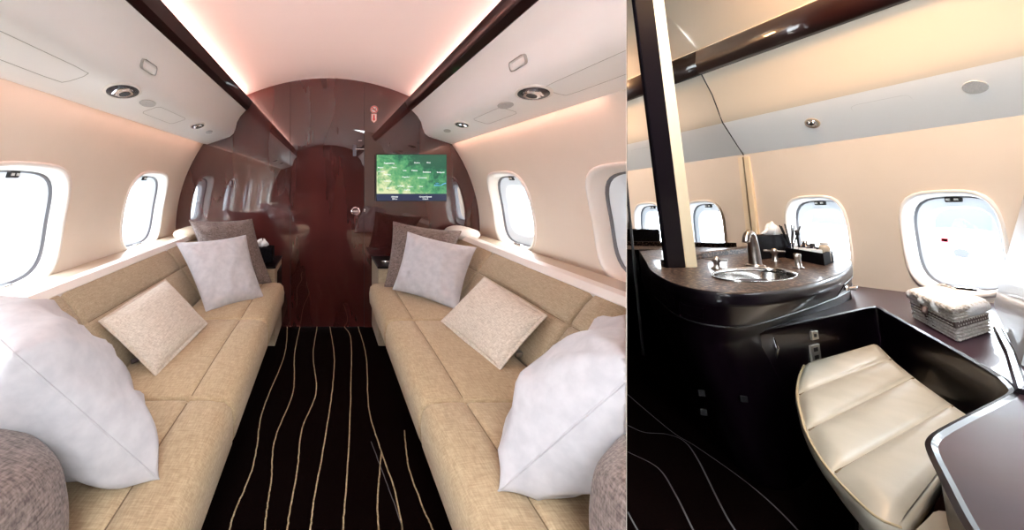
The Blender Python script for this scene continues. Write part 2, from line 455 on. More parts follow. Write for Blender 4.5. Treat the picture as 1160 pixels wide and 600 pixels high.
# bulkhead with door
def arc_outline():
    pts = []
    for i in range(33):
        a = -1.05 + (PI + 2.10) * i / 32
        pts.append((.004 + 1.185 * math.cos(a), ZC + 1.185 * math.sin(a)))
    return pts
def bulk_top(x):      # outline height of the bulkhead at x
    return ceil_z(x) + .01 if abs(x) < .68 else max(1.45, min(1.79, ZC + math.sqrt(max(1.27 ** 2 - x * x, .0001))))
def bulk_panel(x0, x1, y0, y1, zb=0.0):
    bm = BM(); n = max(2, int(abs(x1 - x0) / .05))
    xs = [x0 + (x1 - x0) * i / n for i in range(n + 1)]
    ring = [(x, zb) for x in xs] + [(x, bulk_top(x)) for x in xs[::-1]]
    add_loft(bm, [[(x, y, z) for x, z in ring] for y in (y0, y1)], True)
    return bm
struct('wall_front', bulk_panel(-1.215, -.2855, YB, YB + .04), 'lac', recalc=True)
bm = bulk_panel(.2955, 1.225, YB, YB + .04)
o = struct('wall_front_right', bm, 'lac', recalc=True); o.name = 'wall_front'
bm = bulk_panel(-.282, .292, YB + .0005, YB + .035, .004)
door = tag(obj('door_1', bm, 'lac'), kind='structure')
for xx in (-.2837, .2937):
    bm = box((xx - .0018, YB + .002, 0), (xx + .0018, YB + .034, bulk_top(xx) - .002)); obj('door_gap', bm, 'black', door)
# door furniture
def P3(px_x, px_z): return px_x, px_z
bm = BM(); add_lathe(bm, [(0, .010), (.028, .010), (.034, .007), (.036, 0), (0, 0)], 28)
bend(bm, lambda v: Vector((.226 + v.x, YB - v.z, .905 + v.y))); lock = obj('door_lock', bm, 'chrome', door)
bm = BM(); add_box(bm, (.208, YB - .022, .900), (.244, YB - .009, .911), .003)
obj('lock_turn_bar', bm, 'nickel', lock)
bm = BM(); add_box(bm, (.225, YB - .016, 1.384), (.292, YB - .001, 1.394), .003); add_box(bm, (.236, YB - .012, 1.410), (.276, YB - .001, 1.413), .001)
add_box(bm, (.246, YB - .012, 1.452), (.275, YB - .001, 1.459), .002); obj('door_latch', bm, 'chrome', door)
bm = box((.205, YB - .004, 1.335), (.232, YB - .0005, 1.425), .006); obj('latch_plate', bm, 'gasket', door)
bm = BM(); add_box(bm, (.2925, YB - .006, .90), (.300, YB - .001, .925), .002); obj('door_catch', bm, 'chrome', door)
for z in (1.53, 1.09, .82):
    pass
# safety stickers on the bulkhead
wf = thing('safety_sticker', 'round white no-smoking sticker with red ring high on the burgundy bulkhead', 'sticker', (.372, YB, 1.700))
bm = BM(); add_lathe(bm, [(0, .0012), (.030, .0012), (.030, 0), (0, 0)], 24); bend(bm, lambda v: Vector((v.x, -v.z, v.y))); obj('sticker_face', bm, 'plastic', wf)
bm = BM(); rr = []
add_loft(bm, [[(r * math.cos(2 * PI * i / 28), -.0018, r * math.sin(2 * PI * i / 28)) for i in range(28)] for r in (.028, .0225)], cap=False)
add_box(bm, (-.025, -.0022, -.003), (.025, -.0014, .003), 0, 1, Matrix.Rotation(PI / 4, 4, 'Y')); obj('red_ring', bm, 'red', wf)
bm = BM(); add_box(bm, (-.017, -.0016, -.003), (.012, -.0012, .003)); add_box(bm, (.010, -.0016, .004), (.013, -.0012, .010)); obj('cigarette_mark', bm, 'black', wf)
wf = thing('arrow_sticker', 'small white shield sticker with a red downward arrow under the no-smoking sticker', 'sticker', (.370, YB, 1.635))
bm = BM(); sh = [(-.022, .032), (.022, .032), (.022, -.020), (0, -.040), (-.022, -.020)]
add_loft(bm, [[(x, y, z) for x, z in sh] for y in (-.0012, 0)]); obj('sticker_face', bm, 'plastic', wf)
bm = BM(); ar = [(-.006, .022), (.006, .022), (.006, -.008), (.013, -.008), (0, -.026), (-.013, -.008), (-.006, -.008)]
add_loft(bm, [[(x, y, z) for x, z in ar] for y in (-.002, -.0012)]); add_tube(bm, [(x * .93, -.0016, z * .93) for x, z in sh + sh[:1]], .0014, 4); obj('red_arrow', bm, 'red', wf)

# monitor with moving map
mon = thing('wall_monitor', 'flat screen showing a green relief map of central Europe on the burgundy bulkhead', 'monitor', (.655, YB - .03, 1.165))
bm = box((-.276, -.012, -.180), (.272, .028, .184), .004); obj('bezel', bm, 'black', mon)
mm = mat('map_picture', (.0, .0, .0), .25, emis=(.1, .4, .2), es=1)
b = mm.node_tree.nodes['Principled BSDF']
tc = nd(mm, 'ShaderNodeTexCoord'); nz = nd(mm, 'ShaderNodeTexNoise'); nz.inputs['Scale'].default_value = 13; nz.inputs['Detail'].default_value = 10; nz.inputs['Roughness'].default_value = .75
cr = nd(mm, 'ShaderNodeValToRGB'); e = cr.color_ramp.elements
e[0].position = .34; e[0].color = (.015, .10, .06, 1); e[1].position = .70; e[1].color = (.62, .66, .38, 1)
x_ = e.new(.46); x_.color = (.06, .28, .12, 1); x_ = e.new(.58); x_.color = (.17, .40, .17, 1)
sp = nd(mm, 'ShaderNodeSeparateXYZ'); lk(mm, tc.outputs['Object'], sp.inputs[0])
# the mountains fill the lower left of the map
g1 = nd(mm, 'ShaderNodeMath', operation='MULTIPLY_ADD'); g1.inputs[1].default_value = -.55; g1.inputs[2].default_value = .0; lk(mm, sp.outputs[0], g1.inputs[0])
g2 = nd(mm, 'ShaderNodeMath', operation='MULTIPLY_ADD'); g2.inputs[1].default_value = -1.0; lk(mm, sp.outputs[2], g2.inputs[0]); lk(mm, g1.outputs[0], g2.inputs[2])
g3 = nd(mm, 'ShaderNodeMath', operation='ADD'); lk(mm, nz.outputs['Fac'], g3.inputs[0]); lk(mm, g2.outputs[0], g3.inputs[1])
lk(mm, tc.outputs['Object'], nz.inputs['Vector']); lk(mm, g3.outputs[0], cr.inputs[0]); lk(mm, cr.outputs[0], b.inputs['Emission Color'])
b.inputs['Emission Strength'].default_value = 1.0
M['map'] = mm
M['navy'] = mat('map_bar', (.0, .0, .0), .25, emis=(.02, .03, .07), es=1)
M['mtext'] = mat('map_lettering', (.0, .0, .0), .4, emis=(.85, .88, .85), es=1)
M['lake'] = mat('map_lake', (0, 0, 0), .4, emis=(.12, .42, .75), es=1)
M['border'] = mat('map_border', (0, 0, 0), .4, emis=(.03, .09, .05), es=1)
scr = obj('screen', box((-.270, -.0145, -.122), (.266, -.012, .178)), 'map', mon)
bar = obj('information_bar', box((-.270, -.0146, -.176), (.266, -.012, -.122)), 'navy', mon)
def text_bm(items, y):
    bm = BM()
    for s_, x, z, size in items:
        cu = bpy.data.curves.new('t', 'FONT'); cu.body = s_; cu.size = size; cu.align_x = 'CENTER'; cu.resolution_u = 2; cu.offset = size * .02
        ob = bpy.data.objects.new('t', cu); C.objects.link(ob)
        bpy.context.view_layer.update()
        me = bpy.data.meshes.new_from_object(ob.evaluated_get(bpy.context.evaluated_depsgraph_get()))
        me.transform(Matrix.Translation((x, y, z)) @ Matrix.Rotation(PI / 2, 4, 'X')); bm.from_mesh(me)
        bpy.data.objects.remove(ob); bpy.data.meshes.remove(me)
    return bm
names = [('Regensburg', -.175, .108, .017), ('Munich', -.24, .075, .015), ('Passau', -.135, .076, .015), ('Kempten', -.232, .045, .014), ('Salzburg', -.19, .022, .016),
         ('Linz', -.055, .052, .016), ('Vienna', .02, .052, .017), ('Bratislava', .115, .040, .016), ('Budapest', .222, .038, .016), ('Brno', .13, .113, .015), ('Znojmo', .04, .112, .014),
         ('Klagenfurt', -.045, .003, .014), ('Szombathely', .08, -.003, .014), ('Innsbruck', -.185, -.028, .014), ('Ljubljana', -.085, -.066, .014), ('Maribor', -.01, -.072, .014),
         ('Bolzano', -.175, -.082, .014), ('Zagreb', -.035, -.096, .016), ('Graz', .07, -.070, .014)]
for nm__ in names: obj('place_name', text_bm([nm__], -.0150), 'mtext', scr)
obj('lake_name', text_bm([('Lake', .196, -.046, .014), ('Balaton', .196, -.062, .016)], -.0150), 'lake', scr)
bm = BM(); add_tube(bm, [(.225, -.0146, -.058), (.24, -.0146, -.048), (.262, -.0146, -.040)], .003, 4); obj('lake_shape', bm, 'lake', scr)
bm = BM()
random.seed(3)
for _ in range(7):
    x, z = random.uniform(-.2, .2), random.uniform(-.08, .15); a = random.uniform(0, 6.28); pth = []
    for k in range(26):
        a += random.uniform(-.7, .7); x += .011 * math.cos(a); z += .008 * math.sin(a)
        pth.append((max(-.26, min(.258, x)), -.0146, max(-.115, min(.17, z))))
    add_tube(bm, pth, .0009, 4)
obj('border_lines', bm, 'border', scr)
for t__ in (('Altitude', -.132, -.150, .016), ('384 m', -.132, -.167, .016), ('Ground Speed', .105, -.150, .016), ('0 km/h', .105, -.167, .016)): obj('flight_text', text_bm([t__], -.0150), 'mtext', bar)

# floor with wavy yarn lines
fl = [(-1.1, Y0), (1.1, Y0), (1.1, Y1), (PART_X * Y1, Y1), (1.10, 1.10 / PART_X), (1.10, YB + .04), (-1.1, YB + .04)]
bm = BM(); add_prism(bm, fl, -.03, 0)
W = lambda px, py: ((240 + px * .4498 - 370) * 448 / ((330 + py * .45) - 208) / 400, 448 / ((330 + py * .45) - 208))
yarn = [[(-.1425, 2.765), (-.1483, 2.313), (-.2057, 1.753), (-.2136, 1.481), (-.2124, 1.363), (-.2191, 1.211), (-.2242, 1.142)],
        [(-.105, 2.765), (-.1152, 2.313), (-.1003, 1.905), (-.1407, 1.554), (-.1345, 1.344), (-.1341, 1.228), (-.1434, 1.143)],
        [(-.0708, 2.765), (-.0865, 2.313), (-.0605, 1.905), (-.0832, 1.616), (-.0846, 1.378), (-.0886, 1.20), (-.0910, 1.143)],
        [(.0247, 2.765), (.0494, 2.313), (.0380, 1.905), (-.0149, 1.482), (-.0429, 1.260), (-.0526, 1.143)]]
def yl(pts): return [(-(370 - (240 + a * .4498)) * (448 / (122 + b * .45)) / 400, 448 / (122 + b * .45)) for a, b in pts]
yarn = [yl(p) for p in (
    [(190, 88), (183, 160), (130, 295), (112, 400), (98, 460), (60, 550), (45, 600), (25, 700)],
    [(222, 88), (208, 160), (205, 250), (160, 370), (150, 470), (140, 540), (133, 600), (120, 720)],
    [(265, 88), (255, 160), (263, 250), (228, 345), (215, 450), (195, 560), (190, 600), (170, 720)],
    [(297, 88), (308, 160), (303, 250), (280, 400), (258, 520), (248, 600), (230, 720)],
    [(333, 88), (350, 120), (350, 250), (342, 440), (330, 600), (325, 720)],
    [(368, 88), (388, 160), (395, 290), (427, 405), (460, 500), (480, 600), (500, 720)],
    [(427, 405), (418, 520), (420, 600), (425, 720)],
    [(485, 350), (495, 440), (530, 540), (555, 600), (580, 700)])]
bm_floor = bm
def wiggle(P, amp=.0012): return [Vector((p[0] + random.uniform(-amp, amp), p[1], 0)) for p in P]
for p in yarn: ribbon(bm_floor, wiggle(catmull([(a, b, 0) for a, b in p], 10)), .0052, .0022, 1)
ribbon(bm_floor, wiggle(catmull([(.193, 1.532, 0), (.222, 1.332, 0), (.243, 1.18, 0), (.25, 1.0, 0)], 8)), .003, .0022, 2)
fo = struct('floor', bm_floor, ['carpet', 'gold', 'grey_yarn'])

# rear wall of the lounge, and the side of the partition
bm = BM(); add_box(bm, (-1.25, Y0 - .04, 0), (1.25, Y0, 2.0)); struct('wall_rear', bm, 'lac', recalc=True)

# ---------------- side ledges under the windows
for side, nm in ((-1, 'left'), (1, 'right')):
    def mk(ya, yb):
        loop = [(1.19, .715), (1.19, .66), (1.00, .64), (.955, .70), (.955, .712), (1.0, .722)]
        loop = [(1.175, .30), (1.175, .733), (1.005, .733), (1.0, .728), (1.0, .30)]
        return add_loft(BM(), [[(side * x, y, z) for x, z in loop] for y in (ya, yb)], True)
    if side < 0: bm = mk(Y0, YB - .002)
    else: bm = mk(Y1, YB - .002); clip_bm(bm, True)
    tag(obj('trim_%d' % (3 if side < 0 else 4), bm, 'sill', recalc=True), kind='structure')

# ---------------- sofas
def inset_profile(P, d):
    n = len(P); out = []
    for i in range(n):
        a, b, c = Vector(P[i - 1]), Vector(P[i]), Vector(P[(i + 1) % n])
        e1, e2 = (b - a).normalized(), (c - b).normalized()
        nn = Vector((-e1.y - e2.y, e1.x + e2.x))
        if nn.length > 1e-6: nn.normalize()
        out.append((b.x + nn.x * d, b.y + nn.y * d))
    return out
def area(P): return sum(P[i - 1][0] * P[i][1] - P[i][0] * P[i - 1][1] for i in range(len(P)))
def cushion(P, ya, yb, r, side, puff=.0):
    """P: rounded closed profile (|x|, z); swept along y with rounded ends"""
    if area(P) < 0: P = P[::-1]
    secs = []
    for k in range(5):
        a = PI / 2 * k / 4; secs.append((ya + r * (1 - math.sin(a)) if k else ya + r * 1.0, 0))
    secs = [(ya + r * (1 - math.cos(PI / 2 * (1 - k / 4))), r * (1 - math.sin(PI / 2 * k / 4))) for k in range(5)]
    secs = [(ya + r * (1 - math.sin(PI / 2 * (1 - k / 4))), r * (1 - math.cos(PI / 2 * (1 - k / 4)))) for k in range(5)]
    m = [((ya + r) + (yb - ya - 2 * r) * t, 0) for t in (.25, .5, .75)]
    s2 = [(ya + yb - y, i) for y, i in secs[::-1]]
    allS = secs + m + s2
    rings = []
    for y, ins in allS:
        q = inset_profile(P, ins) if ins > 1e-6 else P
        rings.append([(side * x, y, z) for x, z in q])
    return add_loft(BM(), rings, True)
def sub(P, notch=None): return P
seat_loop = [(.345, .300), (.300, .305), (.287, .33), (.283, .39), (.290, .432), (.312, .452), (.36, .458), (.395, .459), (.417, .4575), (.4235, .4525), (.430, .4575), (.452, .459), (.56, .458), (.68, .452), (.73, .445), (.745, .42), (.745, .31), (.73, .30)]
back_dir = Vector((.224, .31)).normalized(); back_n = Vector((-back_dir.y, back_dir.x))     # leaning face, normal towards the aisle
def bk(u, d):     # u along the lean from the seat, d out of the face
    p = Vector((.735, .448)) + back_dir * u + back_n * d; return (p.x, p.y)
back_loop = [bk(.0, -.09), bk(-.005, -.02), bk(.012, .004), bk(.05, .012), bk(.12, .015), bk(.195, .013), bk(.208, .010), bk(.2115, .0045), bk(.216, .010), bk(.228, .013), bk(.30, .012), bk(.345, .004), bk(.372, -.012), bk(.378, -.030), bk(.372, -.06), bk(.34, -.09)]
for side, nm in ((-1, 'left'), (1, 'right')):
    sofa = thing('sofa', 'long beige three-place sofa along the %s wall of the lounge' % nm, 'sofa', (0, 0, 0), 0, 'facing beige sofas')
    seams = [2.385, 1.735, 1.09, .445] if side < 0 else [2.37, 1.72, 1.08, .445]
    if side < 0: seams += [-.2]
    for a, b in zip(seams[1:], seams):
        bm = cushion(seat_loop, a + .0015, b - .0015, .016, side)
        bend(bm, lambda v: Vector((v.x, v.y, v.z + (.006 * math.sin(PI * max(0, min(1, (v.y - a) / (b - a)))) if v.z > .42 else 0))))
        c = obj('seat_cushion', clipped(bm, side), 'beige', sofa, smooth=True)
        # stitched seam running along each cushion
        bm = BM(); add_tube(bm, [(side * .4235, a + .02 + (b - a - .04) * k / 8, .453 + .006 * math.sin(PI * (a + .02 + (b - a - .04) * k / 8 - a) / (b - a))) for k in range(9)], .0018, 5)
        obj('seam', clipped(bm, side), 'seam', c)
    bs = [2.715, 2.07, 1.245, .42] if side < 0 else [2.715, 1.995, 1.245, .42]
    if side < 0: bs += [-.2]
    for a, b in zip(bs[1:], bs):
        bm = cushion(back_loop, a + .002, b - .002, .018, side)
        c = obj('back_cushion', clipped(bm, side), 'beige2', sofa, smooth=True)
        p0 = bk(.2115, .005)
        bm = BM(); add_tube(bm, [(side * p0[0], a + .02, p0[1]), (side * p0[0], b - .02, p0[1])], .0018, 5); obj('seam', clipped(bm, side), 'seam', c)
    # padded top roll in pale leather behind the cushions
    bm = BM(); yA = -.2 if side < 0 else .42
    prof = [(.935, .735), (.955, .758), (.985, .764), (1.005, .755), (1.01, .72), (.95, .70)]
    add_loft(bm, [[(side * x, y, z) for x, z in prof] for y in (yA, 2.70)]); obj('top_roll', clipped(bm, side), 'sofatop', sofa, smooth=False)
    bm = BM(); add_box(bm, (min(side * .40, side * .95), yA, .05), (max(side * .40, side * .95), 2.38, .30), .004)
    obj('base', clipped(bm, side), 'lac3', sofa)
    for y in (2.05, 1.42):
        bm = BM(); add_tube(bm, [(side * .345, y, .262), (side * .345, y + .05, .262)], .004, 6); obj('recline_lever', clipped(bm, side), 'chrome', sofa)
    bm = BM(); add_box(bm, (min(side * .35, side * .71), 2.392, .02), (max(side * .35, side * .71), 2.745, .545), .006); 
    con = thing('end_console', 'cream-sided end console with black top between the %s sofa and the bulkhead' % nm, 'console', (0, 0, 0), 0, 'end consoles')
    obj('console_body', bm, 'beige2', con)
    bm = BM(); add_box(bm, (min(side * .345, side * .715), 2.388, .545), (max(side * .345, side * .715), 2.752, .560), .004); obj('console_top', bm, 'lac3', con)
    bm = BM(); add_box(bm, (min(side * .365, side * .353), 2.50, .18), (max(side * .365, side * .345), 2.72, .50), .002); obj('console_door', bm, 'lac3', con)
    # folded pale blanket / corner headrest bulge against bulkhead
    bm = BM(); add_loft(bm, [[(side * (.98 + .10 * k_ * math.cos(t)), 2.42 + .25 * j, .765 + .045 * k_ * math.sin(t)) for t in [2 * PI * i / 20 for i in range(20)]] for j, k_ in ((0, .35), (.06, .75), (.2, .97), (.6, 1), (.95, .95), (1.15, .7), (1.2, .3))])
    tag(obj('rolled_blanket', bm, 'sill' if side < 0 else 'sofatop', smooth=True), 'pale padded roll on the ledge in the %s corner by the bulkhead' % nm, 'blanket', 'pale rolls in the bulkhead corners')

def tuft(z0, rx, ry, h, seed):
    """crumpled tissue pulled out of its slot"""
    bm = BM(); rings = []
    for f, k in ((0, .7), (.2, 1), (.45, .95), (.7, .75), (.88, .5), (1, .12)):
        rings.append([(rx * k * math.cos(a) * (1 + .22 * math.sin(3 * a + seed + 4 * f)) + .012 * f, ry * k * math.sin(a) * (1 + .5 * math.sin(5 * a + seed)) + .004 * math.sin(9 * f), z0 + h * f * (1 + .25 * math.sin(2 * a + seed))) for a in [2 * PI * i / 36 for i in range(36)]])
    return add_loft(bm, rings, True)
# tissue box on the left console
tb = thing('tissue_box', 'black tissue box on the console beside the left sofa', 'tissue box', (-.475, 2.56, .560))
bm = BM(); add_box(bm, (-.09, -.06, 0), (.09, .06, .105), .006); obj('box_body', bm, 'boxleather', tb)
bm = tuft(.105, .045, .012, .048, 1)
obj('tissue', bm, 'paper', tb, smooth=True)
# cup holder insert right console
ch = [o for o in bpy.data.objects if o.name.startswith('end_console')][1]
bm = BM(); add_lathe(bm, [(.036, .562), (.036, .566), (.030, .566), (.028, .545), (0, .545)], 24, (.42, 2.52, 0)); obj('cup_holder', bm, 'chrome', ch)

# ---------------- pillows
def pillow(name, label, cor, thick, m, group, piping=None, seed=0, wr=.012, side=None, flip=1, n=34, pinch=.07, seam_m=None):
    """cor: four corners in order; a plump cushion with pinched edges and creases"""
    A, B, Cc, D = [Vector(p) for p in cor]
    cen = (A + B + Cc + D) / 4
    nrm = ((B - A) + (Cc - D)).cross((D - A) + (Cc - B)).normalized() * flip
    t = thing(name, label, 'pillow', cen, 0, group)
    def P(a, b, sgn):
        ea = a * (1 - pinch * (1 - b * b)); eb = b * (1 - pinch * (1 - a * a))
        s, q = (ea + 1) / 2, (eb + 1) / 2
        p = A * (1 - s) * (1 - q) + B * s * (1 - q) + Cc * s * q + D * (1 - s) * q
        h = (max(0, 1 - a ** 4) ** .55) * (max(0, 1 - b ** 4) ** .55)
        h = h * (1 - .25 * (a * a + b * b) / 2)
        w = noise.noise(p * 5 + Vector((seed, seed * 2, 0))) * .8 + .45 * noise.noise(p * 13 + Vector((seed, 0, seed)))
        fold = (1 - abs(noise.noise(Vector((p.x * 9 + seed, p.y * 4.0, p.z * 3.2 + seed * 3))) * 1.6)) ; fold = max(0, fold) ** 6
        w += .9 * fold - .2
        # creases radiating from the corners
        cr_ = 0
        for ca, cb in ((1, 1), (-1, 1), (1, -1), (-1, -1)):
            dx, dy = a - ca, b - cb; rr = math.hypot(dx, dy); an = math.atan2(dy * cb, dx * ca)
            cr_ += math.sin(an * 9 + seed) * math.exp(-((rr - .55) / .3) ** 2)
        edge = max(0, 1 - max(abs(a), abs(b)) ** 6)
        return p + nrm * sgn * (thick * h + (wr * w + wr * .45 * cr_) * edge) - cen
    bm = BM()
    lin = [math.sin(PI / 2 * (-1 + 2 * i / n)) for i in range(n + 1)]
    G = {}
    for sgn in (1, -1):
        V = [[None] * (n + 1) for _ in range(n + 1)]
        for i, a in enumerate(lin):
            for j, b in enumerate(lin):
                ed = i in (0, n) or j in (0, n)
                if ed and sgn < 0: V[i][j] = G[(i, j)]
                else: V[i][j] = bm.verts.new(P(a, b, sgn if not ed else 0)); 
                if ed and sgn > 0: G[(i, j)] = V[i][j]
        for i in range(n):
            for j in range(n): bm.faces.new((V[i][j], V[i + 1][j], V[i + 1][j + 1], V[i][j + 1]))
    def cutw(bm):
        if side and side > 0:
            bmesh.ops.translate(bm, verts=bm.verts, vec=cen); clip_bm(bm, True); bmesh.ops.translate(bm, verts=bm.verts, vec=-cen)
        return bm
    obj('pillow_cover', cutw(bm), m, t, smooth=True)
    bm = BM(); loop = []
    for a in lin[:-1]: loop.append(P(a, -1, 0))
    for b in lin[:-1]: loop.append(P(1, b, 0))
    for a in lin[::-1][:-1]: loop.append(P(a, 1, 0))
    for b in lin[::-1]: loop.append(P(-1, b, 0))
    if piping == 'flange':
        # flat flange around the pillow
        c0 = Vector((0, 0, 0))
        outer = [p + (p - c0).normalized() * .013 for p in loop]
        for sg in (1,):
            add_loft(bm, [[p + nrm * .003 for p in loop], [p + nrm * .002 for p in outer], [p - nrm * .002 for p in outer], [p - nrm * .003 for p in loop]], cap=False)
        obj('flange', cutw(bm), m, t)
    elif piping:
        add_tube(bm, loop, .0045, 6, False); obj('piping', cutw(bm), piping, t, smooth=True)
    else:
        add_tube(bm, loop, .0022, 5, False); obj('piping', cutw(bm), m, t, smooth=True)
    return t
pg = 'throw pillows on the sofas'
pillow('throw_pillow', 'brown melange throw pillow behind the white one at the far end of the left sofa',
       [(-.715, 2.23, .452), (-.366, 2.36, .452), (-.520, 2.45, .872), (-.905, 2.33, .878)], .065, 'pbrown', pg, 'pbrown', 1)
pillow('throw_pillow', 'white square throw pillow leaning at the far end of the left sofa',
       [(-.624, 1.83, .455), (-.367, 2.06, .455), (-.501, 2.19, .801), (-.876, 2.05, .777)], .060, 'pwhite', pg, None, 2)
pillow('throw_pillow', 'oatmeal lumbar pillow with flanged edge in the middle of the left sofa',
       [(-.592, 1.225, .462), (-.560, 1.63, .475), (-.800, 1.75, .640), (-.815, 1.28, .622)], .050, 'plumb', pg, 'flange', 3, wr=.004, pinch=.03)
pillow('throw_pillow', 'brown melange throw pillow behind the white one at the far end of the right sofa',
       [(.372, 2.26, .462), (.700, 2.14, .458), (.868, 2.28, .812), (.443, 2.34, .867)], .060, 'pbrown', pg, 'pbrown', 4)
pillow('throw_pillow', 'white square throw pillow leaning at the far end of the right sofa',
       [(.402, 2.15, .477), (.686, 1.85, .457), (.855, 2.02, .755), (.501, 2.18, .823)], .062, 'pwhite', pg, None, 5)
pillow('throw_pillow', 'oatmeal lumbar pillow with flanged edge in the middle of the right sofa',
       [(.548, 1.66, .475), (.619, 1.265, .462), (.815, 1.325, .625), (.780, 1.74, .655)], .048, 'plumb', pg, 'flange', 6, wr=.004, pinch=.03)
pillow('throw_pillow', 'large white throw pillow nearest the viewer on the left sofa',
       [(-.372, .785, .462), (-.545, .615, .825), (-.90, .84,   .86), (-.73, 1.01, .50)], .112, 'pwhite', pg, None, 7, wr=.024)
pillow('throw_pillow', 'large white throw pillow nearest the viewer on the right sofa',
       [(.366, .755, .462), (.545, .60, .815), (.87, .86, .80), (.73, .99, .50)], .108, 'pwhite', pg, None, 8, wr=.024, side=1)
pillow('throw_pillow', 'round-bellied brown melange pillow in the near corner of the left sofa',
       [(-.425, .43, .41), (-.465, .46, .69), (-.78, .66, .71), (-.72, .62, .41)], .15, 'pbrown', pg, None, 9, wr=.004)
pillow('throw_pillow', 'brown melange pillow cut off at the near corner of the right sofa',
       [(.40, .43, .43), (.43, .46, .70), (.78, .64, .76), (.74, .60, .44)], .135, 'pbrown', pg, None, 10, wr=.004, side=1)
# seat belt tucked behind the right lumbar pillow
sb = thing('seat_belt', 'beige seat belt end tucked behind the oatmeal pillow on the right sofa', 'seat belt', (.70, 1.36, .46))
bm = BM(); add_tube(bm, [(-.05, .00, .012), (.0, -.01, .012), (.03, .01, .008)], .012, 8); obj('webbing_roll', bm, 'sill', sb)
bm = BM(); add_box(bm, (.02, -.02, .0), (.055, .015, .018), .004); obj('buckle', bm, 'nickel', sb)
sb2 = thing('seat_belt', 'dark seat belt webbing tucked behind the oatmeal pillow on the left sofa', 'seat belt', (-.69, 1.33, .458))
bm = BM(); add_tube(bm, [(.04, .02, .008), (.0, 0, .010), (-.03, -.03, .006)], .008, 8); obj('webbing_roll', bm, 'ribbon', sb2)

# ================================================================ PARTITION added between the cabins, edge-on, to block light and sight
pd = Vector((PART_X, 1, 0)).normalized(); pn = Vector((1, -PART_X, 0)).normalized()
def pp(y, off): v = Vector((PART_X * y, y, 0)) + pn * off; return (v.x, v.y)
for off0, off1, m_, nm_ in ((-.0006, 0, 'wall', 'wall_added_partition'), (0, .0006, 'lac3', 'wall_added_partition_lacquer')):
    bm = BM(); add_prism(bm, [pp(.62, off0), pp(2.62, off0), pp(2.62, off1), pp(.62, off1)], -.05, 2.7)
    o = struct(nm_, bm, m_, recalc=True)

# ================================================================ VANITY CABIN (right), local frame FR: a, b, c
def f2(u, v, dep=0): return Vector((0, 0, 0))
def wallR(s, t, dep=0):                     # s = distance from the mirror, t = height
    c_ = -.010 * ((t - .75) / .5) ** 2       # slight hull curvature
    return Vector((c_ + dep, -s, t))
bm = BM()
W1, W2, W3 = (.300, .775, .125, .235), (.745, .775, .130, .235), (1.19, .775, .130, .235)
for w_, a, b in ((W1, .0, .5225), (W2, .5225, .9675), (W3, .9675, 1.38)):
    tile_with_hole(bm, a, b, .40, 1.34, w_, lambda s, t: wallR(s, t))
grid(bm, 0, 1.38, 0, .40, lambda s, t: wallR(s, t), 2, 3)
struct('wall_outer', bm, 'wall', FR, smooth=True)
for i, w_ in enumerate((W1, W2, W3)):
    window('window_%d' % (i + 10), w_, wallR, FR, shade_sc=.70)
# overhead: bin face, fascia, rail, vault
VL = 1.36
def sweepR(prof, m_, name, b0=0, b1=VL, clip=False, solid=0):
    bm = BM(); ns = 4
    V = [[bm.verts.new((a, -(b0 + (b1 - b0) * i / ns), c)) for a, c in prof] for i in range(ns + 1)]
    for i in range(ns):
        for j in range(len(prof) - 1): bm.faces.new((V[i][j], V[i + 1][j], V[i + 1][j + 1], V[i][j + 1]))
    return bm
bz = [(.04, 1.318), (-.01, 1.325), (-.05, 1.39), (-.10, 1.48), (-.142, 1.555), (-.158, 1.60), (-.172, 1.66), (-.200, 1.76), (-.245, 1.87), (-.275, 1.930), (-.275, 2.09), (.06, 2.09)]
bm = add_loft(BM(), [[(a, -y, c) for a, c in bz] for y in (-.01, .8, VL)], True)
bm.normal_update()
for f in bm.faces:
    if abs(f.normal.y) < .5 and f.calc_center_median().z > 1.556: f.material_index = 1
ob = obj('overhead_bin', bm, ['bin', 'fascia'], None, FR, True, True)
md = ob.modifiers.new('edge', 'EDGE_SPLIT'); md.split_angle = math.radians(28)
tag(ob, 'cream overhead panel above the windows of the washroom, with reading light and grille', 'overhead bin')
bm = BM(); add_tube(bm, [(-.006, -.004, 1.318), (-.006, -VL, 1.318)], .004, 6); obj('lower_trim_line', bm, 'silverline', ob)
def bframe(y, c):     # on the lower face
    P0, P1 = Vector((-.01, -y, 1.325)), Vector((-.142, -y, 1.555)); t = (c - 1.325) / .23
    p = P0.lerp(P1, t); T = (P1 - P0).normalized(); X = Vector((0, -1, 0)); N = X.cross(T)
    if N.x > 0: N = -N
    Y = N.cross(X); m = Matrix((X, Y, N)).transposed().to_4x4(); m.translation = p; return m
fm = bframe(.395, 1.45)
bm = BM(); add_lathe(bm, [(.030, -.002), (.030, .005), (.026, .007), (.022, .004), (0, .003)], 28, sx=1, sy=1.1); bend(bm, lambda v: fm @ v)
o = obj('reading_light_bezel', bm, 'sill', ob, smooth=True)
bm = BM(); add_lathe(bm, [(0, .016), (.012, .016), (.017, .010), (.017, .003), (0, .003)], 18); add_lathe(bm, [(.020, .003), (.022, .008), (.018, .010), (.017, .003)], 18); bend(bm, lambda v: fm @ v); obj('gimbal_lamp', bm, 'chrome', o, smooth=True)
bm = BM(); add_lathe(bm, [(0, .0175), (.009, .0175), (.009, .016), (0, .016)], 14); bend(bm, lambda v: fm @ v); obj('lens', bm, 'black', o)
fm = bframe(.915, 1.475)
bm = BM(); add_lathe(bm, [(0, .005), (.034, .005), (.037, 0), (.037, -.003), (0, -.003)], 28, sx=.85, sy=.9); bend(bm, lambda v: fm @ v); obj('speaker_grille', bm, 'grille', ob)
fm = bframe(.655, 1.455)
